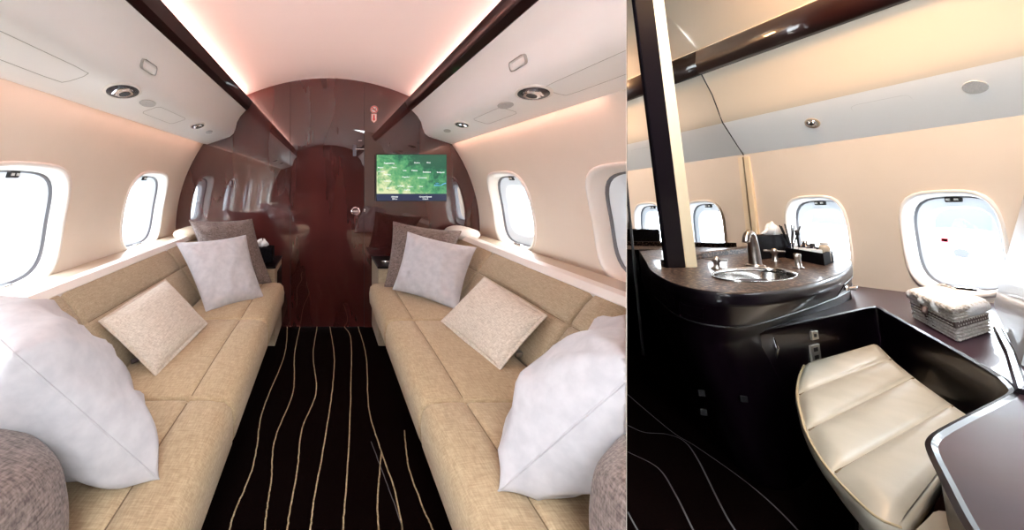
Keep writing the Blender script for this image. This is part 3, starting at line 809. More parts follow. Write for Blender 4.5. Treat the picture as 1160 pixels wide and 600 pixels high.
bm = BM(); pts = [super_pt(0, 0, .095, .052, 2 * PI * i / 64, 9) for i in range(65)]; add_tube(bm, [(p[0], p[1], .0002) for p in pts], .0009, 4, False)
bend(bm, lambda v: fm @ v); obj('access_door_gap', bm, 'silverline', ob)
# rail
bm = add_loft(BM(), [[(a, -y, c) for a, c in [(-.262, 1.905), (-.292, 1.915), (-.305, 1.99), (-.290, 2.075), (-.262, 2.095)]] for y in (-.01, VL)], True)
tag(obj('trim_5', bm, 'rail', None, FR, True), kind='structure')
# vault over the washroom
vp = [(-.262, 2.075), (-.34, 2.18), (-.45, 2.31), (-.62, 2.42), (-.9, 2.52), (-1.3, 2.58), (-1.9, 2.60), (-3.3, 2.55)]
bm = BM(); V = [[bm.verts.new((a, -y, c)) for a, c in vp] for y in (-.015, .5, 1, VL, 2.9)]
for i in range(4):
    for j in range(len(vp) - 1): bm.faces.new((V[i][j], V[i + 1][j], V[i + 1][j + 1], V[i][j + 1]))
for v in bm.verts: v.co = FR @ v.co
clip_bm(bm, False); struct('ceiling_washroom', bm, 'fascia', I4, smooth=True).name = 'ceiling'
# mirror filling the end of the cabin
mp_ = [(-1.35, 0), (.0, 0), (.0, 1.318), (-.01, 1.325), (-.142, 1.555), (-.172, 1.66), (-.2, 1.76), (-.275, 1.93), (-.262, 2.075), (-.45, 2.31), (-.62, 2.42), (-.9, 2.52), (-1.35, 2.58)]
bm = BM(); add_loft(bm, [[(a, y, c) for a, c in mp_] for y in (0.0, .006)], True)
for v in bm.verts: v.co = FR @ v.co
clip_bm(bm, False)
mir = obj('wall_mirror', bm, 'mirror'); tag(mir, 'tall frameless mirror filling the end wall behind the vanity', 'mirror')
bm = BM(); add_tube(bm, [FR @ Vector((a - .0015, -.001, c)) for a, c in [(-.0, .6)] + mp_[2:9]], .0022, 5); obj('mirror_edge', bm, 'black', mir)
bm = BM(); add_tube(bm, [FR @ Vector((-.905, -.002, 1.36)), FR @ Vector((-.885, -.002, .0))], .006, 6); obj('mirror_joint', bm, 'black', mir)
bm = BM(); add_box(bm, (-.02, -.032, .62), (.0, -.001, 1.315), .004, 2, None)
tag(obj('trim_6', bm, 'warmcream', None, FR), kind='structure')

# carpeted floor of the washroom
fp = [(-3.3, -2.9), (.02, -2.9), (.02, .02), (-1.4, .02)]
bm = BM(); add_prism(bm, [(a, b) for a, b in fp], -.03, 0)
for v in bm.verts: v.co = FR @ v.co
clip_bm(bm, False)
fys = [[(-1.446, .471), (-1.51, .666), (-1.546, .794), (-1.548, .879), (-1.586, 1.073), (-1.657, 1.229), (-1.75, 1.35)],
       [(-1.687, .721), (-1.662, .773), (-1.583, .791), (-1.559, .839), (-1.62, .94), (-1.775, 1.134), (-1.842, 1.225), (-1.95, 1.4)],
       [(-1.843, .884), (-1.814, .973), (-1.877, 1.091), (-1.962, 1.216), (-2.05, 1.35)], [(-2.095, 1.145), (-2.123, 1.205), (-2.16, 1.3)]]
for p in fys:
    q = catmull([(a, -b, 0) for a, b in p], 8)
    b2 = BM(); ribbon(b2, q, .0045, .002, 1)
    for v in b2.verts: v.co = FR @ v.co
    me = bpy.data.meshes.new('r'); b2.to_mesh(me); bm.from_mesh(me); b2.free()
struct('floor_washroom', bm, ['carpet', 'grey_yarn']).name = 'floor'
# end wall on the viewer's side closes the cabin
def WP(x, y, z): return Vector((x, y, z))
bm = BM(); add_prism(bm, [(1.20, .43), (3.25, 1.05), (3.25, 1.03), (1.20, .41)], -.05, 2.75); struct('wall_near', bm, 'lac2', recalc=True)

# ---------------- vanity
van = thing('vanity_cabinet', 'curved dark lacquer vanity cabinet with a granite top in front of the mirror', 'vanity', (-1.0, -.5, 0), 0, None, FR)
VO = Vector((1.0, .5, 0))
rim = [(-1.432, .623), (-1.608, .806), (-1.728, .955), (-1.825, 1.092), (-1.861, 1.18), (-1.858, 1.222), (-1.829, 1.262), (-1.765, 1.274), (-1.64, 1.241), (-1.502, 1.199), (-1.306, 1.124), (-1.064, 1.019), (-.841, .909), (-.544, .749), (-.26, .574), (-.006, .39)]
base = [(-1.43, .62), (-1.56, .77), (-1.66, .91), (-1.76, 1.03), (-1.79, 1.10), (-1.785, 1.14), (-1.75, 1.165), (-1.68, 1.155), (-1.581, 1.116), (-1.45, 1.06), (-1.20, .965), (-.96, .875), (-.77, .81), (-.50, .70), (-.22, .53), (-.006, .37)]
backp = [(-.006, .008), (-.86, .008)]
def V2(pts): return [(a, -b) for a, b in pts]
rs, bs_ = smoothpoly(rim, 2, False), smoothpoly(base, 2, False)
def lerp2(t): return [(bs_[i][0] + (rs[i][0] - bs_[i][0]) * t, bs_[i][1] + (rs[i][1] - bs_[i][1]) * t) for i in range(len(rs))]
def ringv(t, c): return [Vector((a, -b, c)) + VO for a, b in lerp2(t) + backp]
bm = BM(); shf = lambda r, d: [Vector((min(p.x + d, .99), p.y + d * .25, p.z)) for p in r]
add_loft(bm, [shf(ringv(0, 0), .24), shf(ringv(0, .25), .13), ringv(0, .495), ringv(.12, .515), ringv(.50, .57), ringv(.95, .637)], True)
cb = obj('cabinet_body', bm, 'lac2', van, smooth=True); md = cb.modifiers.new('edge', 'EDGE_SPLIT'); md.split_angle = math.radians(40)
def exp2(pts, d):
    cx = -1.0; cy = .6
    return [(a + (a - cx) * d, b + (b - cy) * d) for a, b in pts]
bm = BM()
def rv(t, c, k=0): return [Vector((a, -b, c)) + VO for a, b in lerp2(t) + backp]
add_loft(bm, [rv(.94, .636), rv(1.0, .640), rv(1.012, .652), rv(1.012, .668), rv(1.0, .677), rv(.93, .680)], False)
obj('countertop_edge', bm, 'lac3', van, smooth=True)
# granite with a hole for the bowl
sc_ = Vector((-1.338, .966))            # bowl centre (across, from mirror)
e1 = Vector((.157, .018)); e2 = Vector((.208, -.152))    # half axes of the bowl
N = 72
def bowl(k, c): return [Vector((sc_.x + k * (e1.x * math.cos(t) + e2.x * math.sin(t)), -(sc_.y + k * (e1.y * math.cos(t) + e2.y * math.sin(t))), c)) + VO for t in [2 * PI * i / N for i in range(N)]]
def ray_poly(c, d, poly):
    best = None
    for i in range(len(poly)):
        a, b = Vector(poly[i - 1]), Vector(poly[i]); e = b - a
        den = d.x * e.y - d.y * e.x
        if abs(den) < 1e-9: continue
        w = a - c; t = (w.x * e.y - w.y * e.x) / den; s = (w.x * d.y - w.y * d.x) / den
        if t > 0 and -1e-6 <= s <= 1 + 1e-6 and (best is None or t < best): best = t
    return c + d * best
outer = lerp2(.93) + backp
bm = BM(); inner = [(p - VO) for p in bowl(1, .68)]
ri, ro = [], []
for p in inner:
    q = Vector((p.x, -p.y)); d = (q - sc_).normalized(); w = ray_poly(sc_, d, outer)
    ri.append((p.x, p.y)); ro.append((w.x, -w.y))
add_loft(bm, [[Vector((x, y, .680)) + VO for x, y in ro], [Vector((x + (X - x) * .5, y + (Y - y) * .5, .6805)) + VO for (x, y), (X, Y) in zip(ri, ro)], [Vector((x, y, .6805)) + VO for x, y in ri], [Vector((x, y, .665)) + VO for x, y in ri]], cap=False)
for v in list(bm.verts): pass
# corner piece behind the ring so the slab reaches the wall and the mirror
vs = [bm.verts.new(Vector((a, -b, .6798)) + VO) for a, b in outer]; 
obj('granite_top', bm, 'granite', van, smooth=False, recalc=True)
bm = BM(); add_loft(bm, [bowl(1.0, .668), bowl(.97, .655), bowl(.90, .62), bowl(.75, .585), bowl(.45, .565), bowl(.08, .560)], cap=False)
sk = obj('sink_bowl', bm, 'steel', van, smooth=True)
bm = BM(); add_loft(bm, [bowl(1.0, .682), bowl(1.0, .685), bowl(.975, .684), bowl(.97, .672)], cap=False); obj('sink_rim', bm, 'steel', sk, smooth=True)
bm = BM(); add_lathe(bm, [(0, .004), (.018, .004), (.022, 0), (0, 0)], 20, (sc_.x + 1, -sc_.y + .5, .560)); obj('drain', bm, 'chrome', sk)
# backsplash lip in granite sweeping from the post to the mirror
lip = smoothpoly([(-1.46, .775), (-1.40, .740), (-1.28, .66), (-1.053, .524), (-.80, .40), (-.59, .32), (-.183, .157), (-.02, .10)], 3, False)
bm = BM(); add_loft(bm, [[Vector((a, -b, c)) + VO for a, b, c in ((x, y, .681), (x, y, .706), (x - .006, y - .008, .712), (x - .03, y - .03, .712), (x - .03, y - .03, .681))] for x, y in lip], True)
obj('backsplash', bm, 'granite', van)
# groove line, drawer frames, latches
def onbody(i, c, t=None):
    tt = 0 if c < .5 else .12 + .83 * (c - .515) / .122
    P_ = lerp2(max(0, tt)); f = i * (len(P_) - 1); k = int(f); fr = f - k; k = min(k, len(P_) - 2)
    a = P_[k][0] + (P_[k + 1][0] - P_[k][0]) * fr; b = P_[k][1] + (P_[k + 1][1] - P_[k][1]) * fr
    return Vector((a, -b, c)) + VO
bm = BM(); add_tube(bm, [onbody(.1 + .85 * k / 40, .565) + Vector((-.002, -.003, 0)) for k in range(41)], .003, 5); obj('shadow_groove', bm, 'black', van)
for i0, i1, c0, c1 in ((.14, .22, .60, .625), (.24, .33, .585, .62), (.76, .90, .575, .63), (.905, .975, .575, .63)):
    bm = BM(); pth = [onbody(i0, c0), onbody((i0 + i1) / 2, c0), onbody(i1, c0), onbody(i1, c1), onbody((i0 + i1) / 2, c1), onbody(i0, c1), onbody(i0, c0)]
    add_tube(bm, [p + Vector((-.002, -.004, 0)) for p in pth], .0015, 4, False); obj('drawer_front', bm, 'lac2', van)
p = onbody(.77, .615) + Vector((-.01, -.018, 0))
bm = BM(); add_box(bm, (-.035, -.004, -.010), (.035, .008, .010), .004, 2, Matrix.Translation(p) @ Matrix.Rotation(.55, 4, 'Z'))
add_tube(bm, [p + Vector((-.03, -.01, -.004)), p + Vector((0.0, -.018, .0)), p + Vector((.03, -.006, .006))], [.004, .008, .004], 8); obj('paddle_latch', bm, 'chrome', van)
p = onbody(.60, .44) + Vector((.0, -.012, 0))
bm = BM(); add_tube(bm, [p + Vector((0, 0, .035)), p + Vector((0, -.006, 0)), p + Vector((0, 0, -.035))], [.002, .005, .004], 8); obj('door_pull', bm, 'chrome', van)
for i_, c_ in ((.315, .33), (.315, .27), (.47, .32)):
    p = onbody(i_, c_)
    bm = BM(); add_box(bm, (-.009, -.003, -.010), (.009, .003, .010), .002, 2, Matrix.Translation(p) @ Matrix.Rotation(-.3, 4, 'Z')); obj('button_lock', bm, 'black', van)

# ---------------- faucet
fa = thing('faucet', 'brushed nickel arched faucet with two cross handles behind the steel bowl', 'faucet', (-1.09, -.775, .6805), 0, None, FR)
bm = BM(); pth = catmull([(0.02, .0, .0), (.02, 0, .06), (.012, -.005, .11), (-.012, -.02, .145), (-.045, -.035, .150), (-.070, -.045, .130), (-.078, -.048, .112)], 6)
add_tube(bm, pth, [.021 - .009 * min(1, i / 22) for i in range(len(pth))], 14); obj('spout', bm, 'nickel', fa, smooth=True)
bm = BM(); add_lathe(bm, [(0, 0), (.030, 0), (.030, .004), (.024, .010), (0, .010)], 20, (.02, 0, 0)); obj('spout_base', bm, 'nickel', fa, smooth=True)
for (dx, dy, hgt, kind) in ((-.235, -.055, .04, 'x'), (.305, .13, .052, 'x')):
    bm = BM(); add_lathe(bm, [(0, 0), (.018, 0), (.018, .004), (.010, .010), (.009, hgt - .012), (.013, hgt - .008), (.013, hgt), (.006, hgt + .012), (0, hgt + .013)], 16, (dx, dy, 0))
    h = obj('handle', bm, 'nickel', fa, smooth=True)
    bm = BM(); add_tube(bm, [(dx - .03, dy - .015, hgt), (dx + .03, dy + .015, hgt)], .0045, 8); add_tube(bm, [(dx - .015, dy + .03, hgt), (dx + .015, dy - .03, hgt)], .0045, 8); obj('cross_bar', bm, 'nickel', h)
sd = thing('soap_pump', 'small nickel soap dispenser standing right of the steel bowl', 'soap dispenser', (-.965, -.845, .6805), 0, None, FR)
bm = BM(); add_lathe(bm, [(0, 0), (.016, 0), (.016, .004), (.009, .008), (.009, .045), (.010, .047), (.010, .062), (0, .064)], 16); obj('pump_stem', bm, 'nickel', sd, smooth=True)
bm = BM(); add_tube(bm, [(0, 0, .055), (-.02, -.012, .055)], .004, 8); obj('pump_nozzle', bm, 'nickel', sd)

# ---------------- black boxes on the vanity
def quadbox(q, z0, z1, wall=.008, hollow=True):
    bm = BM(); q = [Vector((a, -b, 0)) for a, b in q]; cen = sum(q, Vector()) / 4
    inn = []
    for p in q:
        d = (cen - p); inn.append(p + d.normalized() * wall * 1.8)
    up = Vector((0, 0, 1))
    R_ = [[p + up * z0 for p in q], [p + up * z1 for p in q]]
    if hollow: R_ += [[p + up * z1 for p in inn], [p + up * (z0 + .008) for p in inn]]
    return add_loft(bm, R_, True), cen
bx, cen = quadbox([(-.524, .505), (-.749, .787), (-.536, .686), (-.305, .401)], .6805, .735)
tr_ = thing('tray_box', 'open black leather tray box with toiletries on the right end of the vanity', 'box', cen + Vector((0, 0, .6805)), 0, None, FR)
bend(bx, lambda v: v - cen - Vector((0, 0, .6805))); obj('tray_body', bx, 'boxleather', tr_)
bm = BM(); add_box(bm, (-.006, -.002, .01), (.006, .002, .022), .001); 
def standing(name, label, cat, loc, prof, m_, cap=None, group='toiletries in the black tray box', parts=None):
    t = thing(name, label, cat, loc, 0, group, FR)
    bm = BM(); add_lathe(bm, prof, 16); obj('body', bm, m_, t, smooth=True)
    if cap: bm = BM(); add_lathe(bm, cap[0], 14); obj('cap', bm, cap[1], t, smooth=True)
    return t
zt = .689
df = standing('reed_diffuser', 'black reed diffuser bottle with fanned sticks at the left end of the black tray box', 'reed diffuser', (-.475, -.50, zt), [(0, 0), (.018, 0), (.018, .045), (.008, .058), (.008, .072), (0, .072)], 'bottle')
for k, (dx, dy) in enumerate(((-.030, .0), (-.018, .02), (-.008, -.02), (.004, .02), (.020, .0), (.034, -.01))):
    bm = BM(); add_tube(bm, [(0, 0, .03), (dx * 1.5, dy, .172 - abs(dx) * .4)], .0030, 6); obj('reed', bm, 'black', df)
for nm_, lb, loc, pr, m_, cp in (
    ('brush', 'thin black brush standing upright beside the reed diffuser', (-.50, -.545, zt), [(0, 0), (.004, 0), (.004, .11), (.009, .115), (.007, .14), (0, .142)], 'black', None),
    ('perfume_bottle', 'round dark blue perfume bottle in the middle of the tray box', (-.545, -.60, zt), [(0, 0), (.022, .0), (.026, .03), (.024, .06), (.010, .072), (0, .072)], 'bottle', ([(.008, .072), (.009, .074), (.009, .088), (0, .089)], 'chrome')),
    ('perfume_bottle', 'dark square-shouldered perfume bottle right of the round one in the tray box', (-.59, -.655, zt), [(0, 0), (.020, .0), (.021, .058), (.015, .064), (0, .064)], 'bottle', ([(.008, .064), (.009, .066), (.009, .080), (0, .081)], 'black')),
    ('glass_jar', 'pale tall jar at the right end of the black tray box', (-.60, -.70, zt), [(0, 0), (.016, .0), (.017, .065), (.014, .075), (0, .076)], 'sill', ([(.012, .076), (.014, .078), (.013, .090), (0, .091)], 'plastic'))):
    standing(nm_, lb, nm_.replace('_', ' '), loc, pr, m_, cp)
for k in range(4):
    t = thing('folded_sachet', 'small white sachet in a row at the front of the black tray box', 'sachet', (-.56 - .034 * k, -.585 - .042 * k, .70), -.9, 'white sachets in the tray box', FR)
    bm = BM(); add_box(bm, (-.017, -.004, 0), (.017, .004, .045), .002); obj('packet', bm, 'paper', t)
bx, cen = quadbox([(-.76, .56), (-.45, .475), (-.30, .37), (-.55, .41)], .6805, .800, hollow=False)
tq = thing('tissue_box', 'black leather tissue box on the vanity beside the mirror', 'tissue box', cen + Vector((0, 0, .6805)), 0, None, FR)
bend(bx, lambda v: v - cen - Vector((0, 0, .6805))); obj('box_body', bx, 'boxleather', tq)
bm = tuft(.119, .050, .020, .060, 5)
obj('tissue', bm, 'paper', tq, smooth=True)

# ---------------- post standing on the vanity
post = thing('mirror_post', 'tall upright post, black lacquer beside cream, standing on the vanity and reaching the ceiling', 'post', (-1.45, -.77, .68), 0, None, FR)
def leanbox(a0, a1, m_, nm_, parent, y0=-.02, y1=.03, top=1.92, lx=-.062):
    bm = BM(); add_loft(bm, [[(a0, y0, 0), (a1, y0, 0), (a1, y1, 0), (a0, y1, 0)], [(a0 + lx - .004, y0, top), (a1 + lx + .008, y0, top), (a1 + lx + .008, y1, top), (a0 + lx - .004, y1, top)]], True)
    bmesh.ops.bevel(bm, geom=bm.edges[:], offset=.003, segments=2, affect='EDGES')
    return obj(nm_, bm, m_, parent)
leanbox(-.045, .042, 'lac3', 'black_upright', post, -.010, .008)
leanbox(.043, .100, 'warmcream', 'cream_upright', post, -.008, .008)

# ---------------- ledge and seat surround
ledge_in = [(-1.505, 1.085), (-.68, .845), (-.611, .832), (-.62, .86), (-.70, .925), (-1.34, 1.445), (-1.43, 1.50), (-1.455, 1.515), (-1.49, 1.533), (-1.60, 1.565), (-1.90, 1.645), (-1.98, 1.672), (-2.03, 1.70), (-2.10, 1.745), (-2.21, 1.815), (-2.26, 1.85)]
ledge_in = [ledge_in[0]] + smoothpoly(ledge_in[1:], 2, False)
surr = thing('seat_surround', 'dark plum lacquer ledge and console wrapping around the cream seat', 'console', (0, 0, 0), 0, None, FR)
outl = [(-2.12, 1.95), (-1.75, 1.80), (-1.0, 1.42), (-.3, 1.15), (-.004, 1.05), (-.004, 1.0), (-.004, .385), (-.22, .535), (-.50, .705), (-.77, .815), (-.96, .88), (-1.20, .97), (-1.45, 1.065)]
poly = V2(ledge_in + outl)
bm = add_prism(BM(), poly, .492, .510)
obj('ledge_top', bm, 'ledge', surr)
# curved riser under the rim
bm = BM(); N_ = len(ledge_in); rings = []
for c_, k_ in ((.508, -.004), (.500, .002), (.470, .002), (0.02, .0)):
    rings.append([(a + (-.6) * k_, -(b) + .5 * k_, c_) for a, b in ledge_in])
rings2 = []
for c_, k_ in ((.511, .0), (.514, .006), (.510, .012), (.494, .010), (.02, .010)):
    r_ = []
    for i, (a, b) in enumerate(ledge_in):
        t = (Vector(ledge_in[min(i + 1, N_ - 1)]) - Vector(ledge_in[max(i - 1, 0)])).normalized(); nn = Vector((t.y, -t.x))   # towards the ledge side
        q = Vector((a, b)) + nn * (-.012 + k_) ; r_.append((q.x, -q.y, c_))
    rings2.append(r_)
add_loft(bm, rings2, cap=False, closed=False)
obj('rim_riser', bm, 'lac2', surr, smooth=False)
# service outlets on the riser left of the seat
d0 = (Vector((-.611, .832)) - Vector((-1.505, 1.085))).normalized(); rot = math.atan2(-d0.y, d0.x)
def plate(u0, c0, hw, hh, nm_, slots):
    t = (u0 + 1.505) / d0.x; b0 = 1.085 + t * d0.y
    m_ = Matrix.Translation((u0, -b0 - .004, c0)) @ Matrix.Rotation(rot, 4, 'Z')
    p = obj(nm_, box((-hw, -.001, -hh), (hw, .006, hh), .0006, 1, m_), 'steelplate', surr)
    for k, (dx, dz, sw, sh) in enumerate(slots): obj('socket', box((dx - sw, -.0014, dz - sh), (dx + sw, -.0004, dz + sh), 0, 1, m_), 'black', p)
plate(-1.145, .452, .024, .0155, 'switch_plate', [(0, 0, .010, .006)])
plate(-1.155, .388, .034, .031, 'outlet_plate', [(0, .014, .016, .007), (0, -.014, .016, .007)])
bm = BM()
for u0 in (-.80, -.74, -.68):
    pass
# pale closet panel at the right with lacquer trims
def slab(pts, th, m_, nm_, parent=None, frame=FR):
    P_ = [Vector(p) for p in pts]; n_ = (P_[1] - P_[0]).cross(P_[2] - P_[0]).normalized() * th
    return add_loft(BM(), [[p for p in P_], [p + n_ for p in P_]], True)
cp = thing('closet_panel', 'pale blue-white sloping panel with dark edge at the far right beside the basket', 'panel', (0, 0, 0), 0, None, FR)
obj('panel_face', slab([(-.075, -.872, .512), (-1.2, -1.42, .512), (-.9, -1.40, 1.02), (-.02, -.965, 1.02)], .012, 'bluewhite', ''), 'bluewhite', cp)
bm = BM(); add_tube(bm, [(-.092, -.885, .512), (-.064, -.930, .76), (-.034, -.976, 1.02)], .006, 6); obj('edge_trim', bm, 'black', cp)
bm = BM(); add_box(bm, (0, 0, 0), (.01, .01, .01))
lt = thing('ledge_trim', 'raised dark lacquer strip on the ledge below the pale closet panel', 'trim strip', (0, 0, 0), 0, None, FR)
bm = BM(); add_tube(bm, [(-.69, -1.145, .516), (-1.08, -1.34, .516), (-1.49, -1.535, .516)], .008, 6); obj('strip_edge', bm, 'lac2', lt)
bm = BM(); add_tube(bm, [(-.085, -.885, .514), (-.55, -1.12, .514), (-1.05, -1.36, .514)], .006, 6); obj('strip_body', bm, 'lac2', lt)

# ---------------- cream leather seat
seat = thing('cream_seat', 'cream leather seat with stitched panels, curved front, inside the plum surround', 'seat', (-1.6, -1.35, .0), 0, None, FR)
SO = Vector((1.6, 1.35, 0))
Lc = smoothpoly([(-1.36, 1.095), (-1.509, 1.179), (-1.67, 1.281), (-1.776, 1.358), (-1.883, 1.437), (-1.969, 1.511), (-2.026, 1.567), (-2.071, 1.621), (-2.105, 1.668), (-2.095, 1.682)], 2, False)
Rc = [(-.809, .94), (-.994, 1.077), (-1.168, 1.218), (-1.335, 1.364), (-1.411, 1.434)]
def along(P_, s):
    L_ = [0]
    for a, b in zip(P_, P_[1:]): L_.append(L_[-1] + (Vector(b) - Vector(a)).length)
    t = s * L_[-1]
    for i in range(len(P_) - 1):
        if t <= L_[i + 1] + 1e-9: return Vector(P_[i]).lerp(Vector(P_[i + 1]), (t - L_[i]) / (L_[i + 1] - L_[i]))
    return Vector(P_[-1])
Ll = sum((Vector(b) - Vector(a)).length for a, b in zip(Lc, Lc[1:]))
def lpos(pt):
    best, bs2 = 0, 9
    for k in range(401):
        d = (along(Lc, k / 400) - Vector(pt)).length
        if d < bs2: bs2, best = d, k / 400
    return best
kL = [0, lpos((-1.67, 1.281)), lpos((-1.883, 1.437)), lpos((-2.026, 1.567)), 1.0]
kR = [0, .24, .50, .83, 1.0]
kR = [0, .292, .565, .865, 1.0]
def seat_pt(s, r):      # s 0..4 across panels, r 0..1 from curved edge to riser
    i = min(3, int(s)); f = s - i
    a = along(Lc, kL[i] + (kL[i + 1] - kL[i]) * f); b = along(Rc, kR[i] + (kR[i + 1] - kR[i]) * f)
    return a.lerp(b, r)
bm = BM(); ns, nr = 64, 20; V = []
for i in range(ns + 1):
    s = 4 * i / ns; row = []
    fr = s - int(min(3.999, s)); fr = min(max(fr, 0), 1)
    pf = (math.sin(PI * fr)) ** .45 if 0 < fr < 1 else 0
    for j in range(nr + 1):
        r = j / nr; p = seat_pt(s, r)
        ed = min(1, r / .06, (1 - r) / .06) ** .5 if 0 < r < 1 else 0
        row.append(bm.verts.new(Vector((p.x, -p.y, .392 + .013 * pf * ed + .004 * ed)) + SO))
    V.append(row)
for i in range(ns):
    for j in range(nr): bm.faces.new((V[i][j], V[i + 1][j], V[i + 1][j + 1], V[i][j + 1]))
tp = obj('seat_top', bm, 'leather', seat, smooth=True)
for s_ in (1, 2, 3):
    bm = BM(); add_tube(bm, [Vector((seat_pt(s_, r).x, -seat_pt(s_, r).y, .3945)) + SO for r in [.01 + .98 * k / 16 for k in range(17)]], .0022, 5); obj('panel_seam', bm, 'seam', tp)
peri = [seat_pt(4 * i / 48, 0) for i in range(49)] + [seat_pt(4, j / 10) for j in range(1, 11)] + [seat_pt(4 - 4 * i / 30, 1) for i in range(1, 31)] + [seat_pt(0, 1 - j / 10) for j in range(1, 10)]
cc = Vector((-1.6, 1.35)); NP = len(peri)
def off(i, d):
    t = (peri[(i + 1) % NP] - peri[i - 1]).normalized(); nn = Vector((t.y, -t.x))
    if i > 50: d = min(d, .004)
    return peri[i] + nn * (-d)
def pr_ring(d, c): return [Vector((off(i, d).x, -off(i, d).y, c)) + SO for i in range(NP)]
sgn = 1 if (off(20, .02) - cc).length > (off(20, 0) - cc).length else -1
bm = BM(); add_loft(bm, [pr_ring(0, .392), pr_ring(sgn * .005, .389), pr_ring(sgn * .007, .380), pr_ring(sgn * .004, .365), pr_ring(-sgn * .012, .33), pr_ring(-sgn * .035, .29), pr_ring(-sgn * .05, .27)], True)
obj('seat_side', bm, 'leather', seat, smooth=True)
bm = BM(); add_tube(bm, [Vector((off(i, sgn * .003).x, -off(i, sgn * .003).y, .392)) + SO for i in range(49)], .0024, 6, False)
obj('stitched_piping', bm, 'stitch', seat, smooth=True)
bm = BM(); add_loft(bm, [pr_ring(-sgn * .055, .27), pr_ring(-sgn * .10, .0)], True); obj('seat_base', bm, 'lac3', seat)
s2 = thing('seat_pad', 'corner of a second cream leather pad next to the large seat', 'seat', (-2.03, -1.67, 0), 0, None, FR)
pts = smoothpoly([(-2.118, 1.702), (-2.045, 1.680), (-1.955, 1.650), (-1.955, 1.70), (-2.10, 1.80), (-2.2, 1.80)], 2)
bm = BM(); add_loft(bm, [[(a + 2.03 + (2.07 + a) * k, -b + 1.67 - (b - 1.71) * k, c) for a, b in pts] for k, c in ((0, .27), (.02, .34), (0, .385), (-.08, .395))], True); obj('pad_cushion', bm, 'leather', s2, smooth=True)

# ---------------- wicker basket with rolled towels
bk4 = [(-.733, .998), (-1.048, 1.243), (-.762, 1.164), (-.384, .896)]
bq = [Vector((a, -b, 0)) for a, b in bk4]; bc = sum(bq, Vector()) / 4
bas = thing('wicker_basket', 'whitewashed wicker basket of rolled white towels on the plum ledge below the window', 'basket', bc + Vector((0, 0, .511)), 0, None, FR)
H_ = .098
def brim(k, c, n=14):
    out = []
    for i in range(4):
        a, b = bq[i] - bc, bq[(i + 1) % 4] - bc
        for j in range(n): out.append((a.lerp(b, j / n)) * k + Vector((0, 0, c)))
    return out
bm = BM(); add_loft(bm, [brim(.955, .002), brim(.975, H_), brim(.92, H_), brim(.90, .01)], True); obj('basket_body', bm, 'wicker', bas)
bm = BM()
for r in range(9):       # woven strands, alternating in and out
    c_ = .006 + r * (H_ - .01) / 8; L0 = brim(1.0, c_, 26); n_ = len(L0)
    add_tube(bm, [p * (.985 + (.018 if (i + r) % 2 else -.004)) for i, p in enumerate(L0)] + [L0[0] * .99], .0040, 5, False)
obj('woven_strands', bm, 'wicker', bas)
bm = BM(); L0 = brim(1.005, H_, 26)
for ph in (0, PI): add_tube(bm, [p * (1 + .010 * math.sin(i * .9 + ph)) + Vector((0, 0, .004 * math.cos(i * .9 + ph))) for i, p in enumerate(L0)] + [L0[0]], .0055, 5, False)
obj('braided_rim', bm, 'wicker', bas)
bm = BM(); add_loft(bm, [[p * 1.034 for p in brim(1, .042)], [p * 1.034 for p in brim(1, .060)], [p * 1.024 for p in brim(1, .060)], [p * 1.024 for p in brim(1, .042)]], cap=False)
obj('ribbon_band', bm, 'ribbon', bas)
kn = (bq[0] - bc).lerp(bq[1] - bc, .38) * 1.06
bm = BM()
for sg in (-1, 1):
    add_tube(bm, catmull([kn + Vector((0, 0, .055)), kn + Vector((sg * -.035, sg * -.02, .070)), kn + Vector((sg * -.05, sg * -.025, .055)), kn + Vector((0, -.004, .052))], 5), .006, 6)
    add_tube(bm, catmull([kn + Vector((0, -.004, .052)), kn + Vector((sg * .012, -.012 + sg * .012, .03)), kn + Vector((sg * .03, -.014 + sg * .02, .004))], 5), .007, 6)
obj('ribbon_bow', bm, 'ribbon', bas)
dl = (bq[1] - bq[0]); ds = (bq[2] - bq[1])
for k, (t, lbl) in enumerate(((.18, 'rolled white towel at the far left end of the wicker basket'), (.50, 'rolled white towel in the middle of the wicker basket'), (.82, 'plump rolled white towel at the near right end of the wicker basket'))):
    p0 = bq[0] + dl * t + ds * .12; p1 = bq[0] + dl * t + ds * .88; ctr = (p0 + p1) / 2
    t_ = thing('rolled_towel', lbl, 'towel', ctr + Vector((0, 0, .598)), 0, 'rolled towels in the wicker basket', FR)
    bm = BM(); q0, q1 = p0 - ctr, p1 - ctr; ax = (q1 - q0).normalized(); ay = Vector((-ax.y, ax.x, 0)); az = Vector((0, 0, 1)); rings = []
    for f, k_ in ((0, .5), (.03, .85), (.1, 1), (.5, 1.03), (.9, 1), (.97, .85), (1, .5)):
        rings.append([q0.lerp(q1, f) + ay * (.036 * k_ * math.cos(a)) + az * ((.027 + .007 * (k == 2)) * k_ * math.sin(a) + .006 * noise.noise(Vector((f * 4 + k, a, 0)))) for a in [2 * PI * i / 24 for i in range(24)]])
    add_loft(bm, rings, True); obj('towel_roll', bm, 'towel', t_, smooth=True)

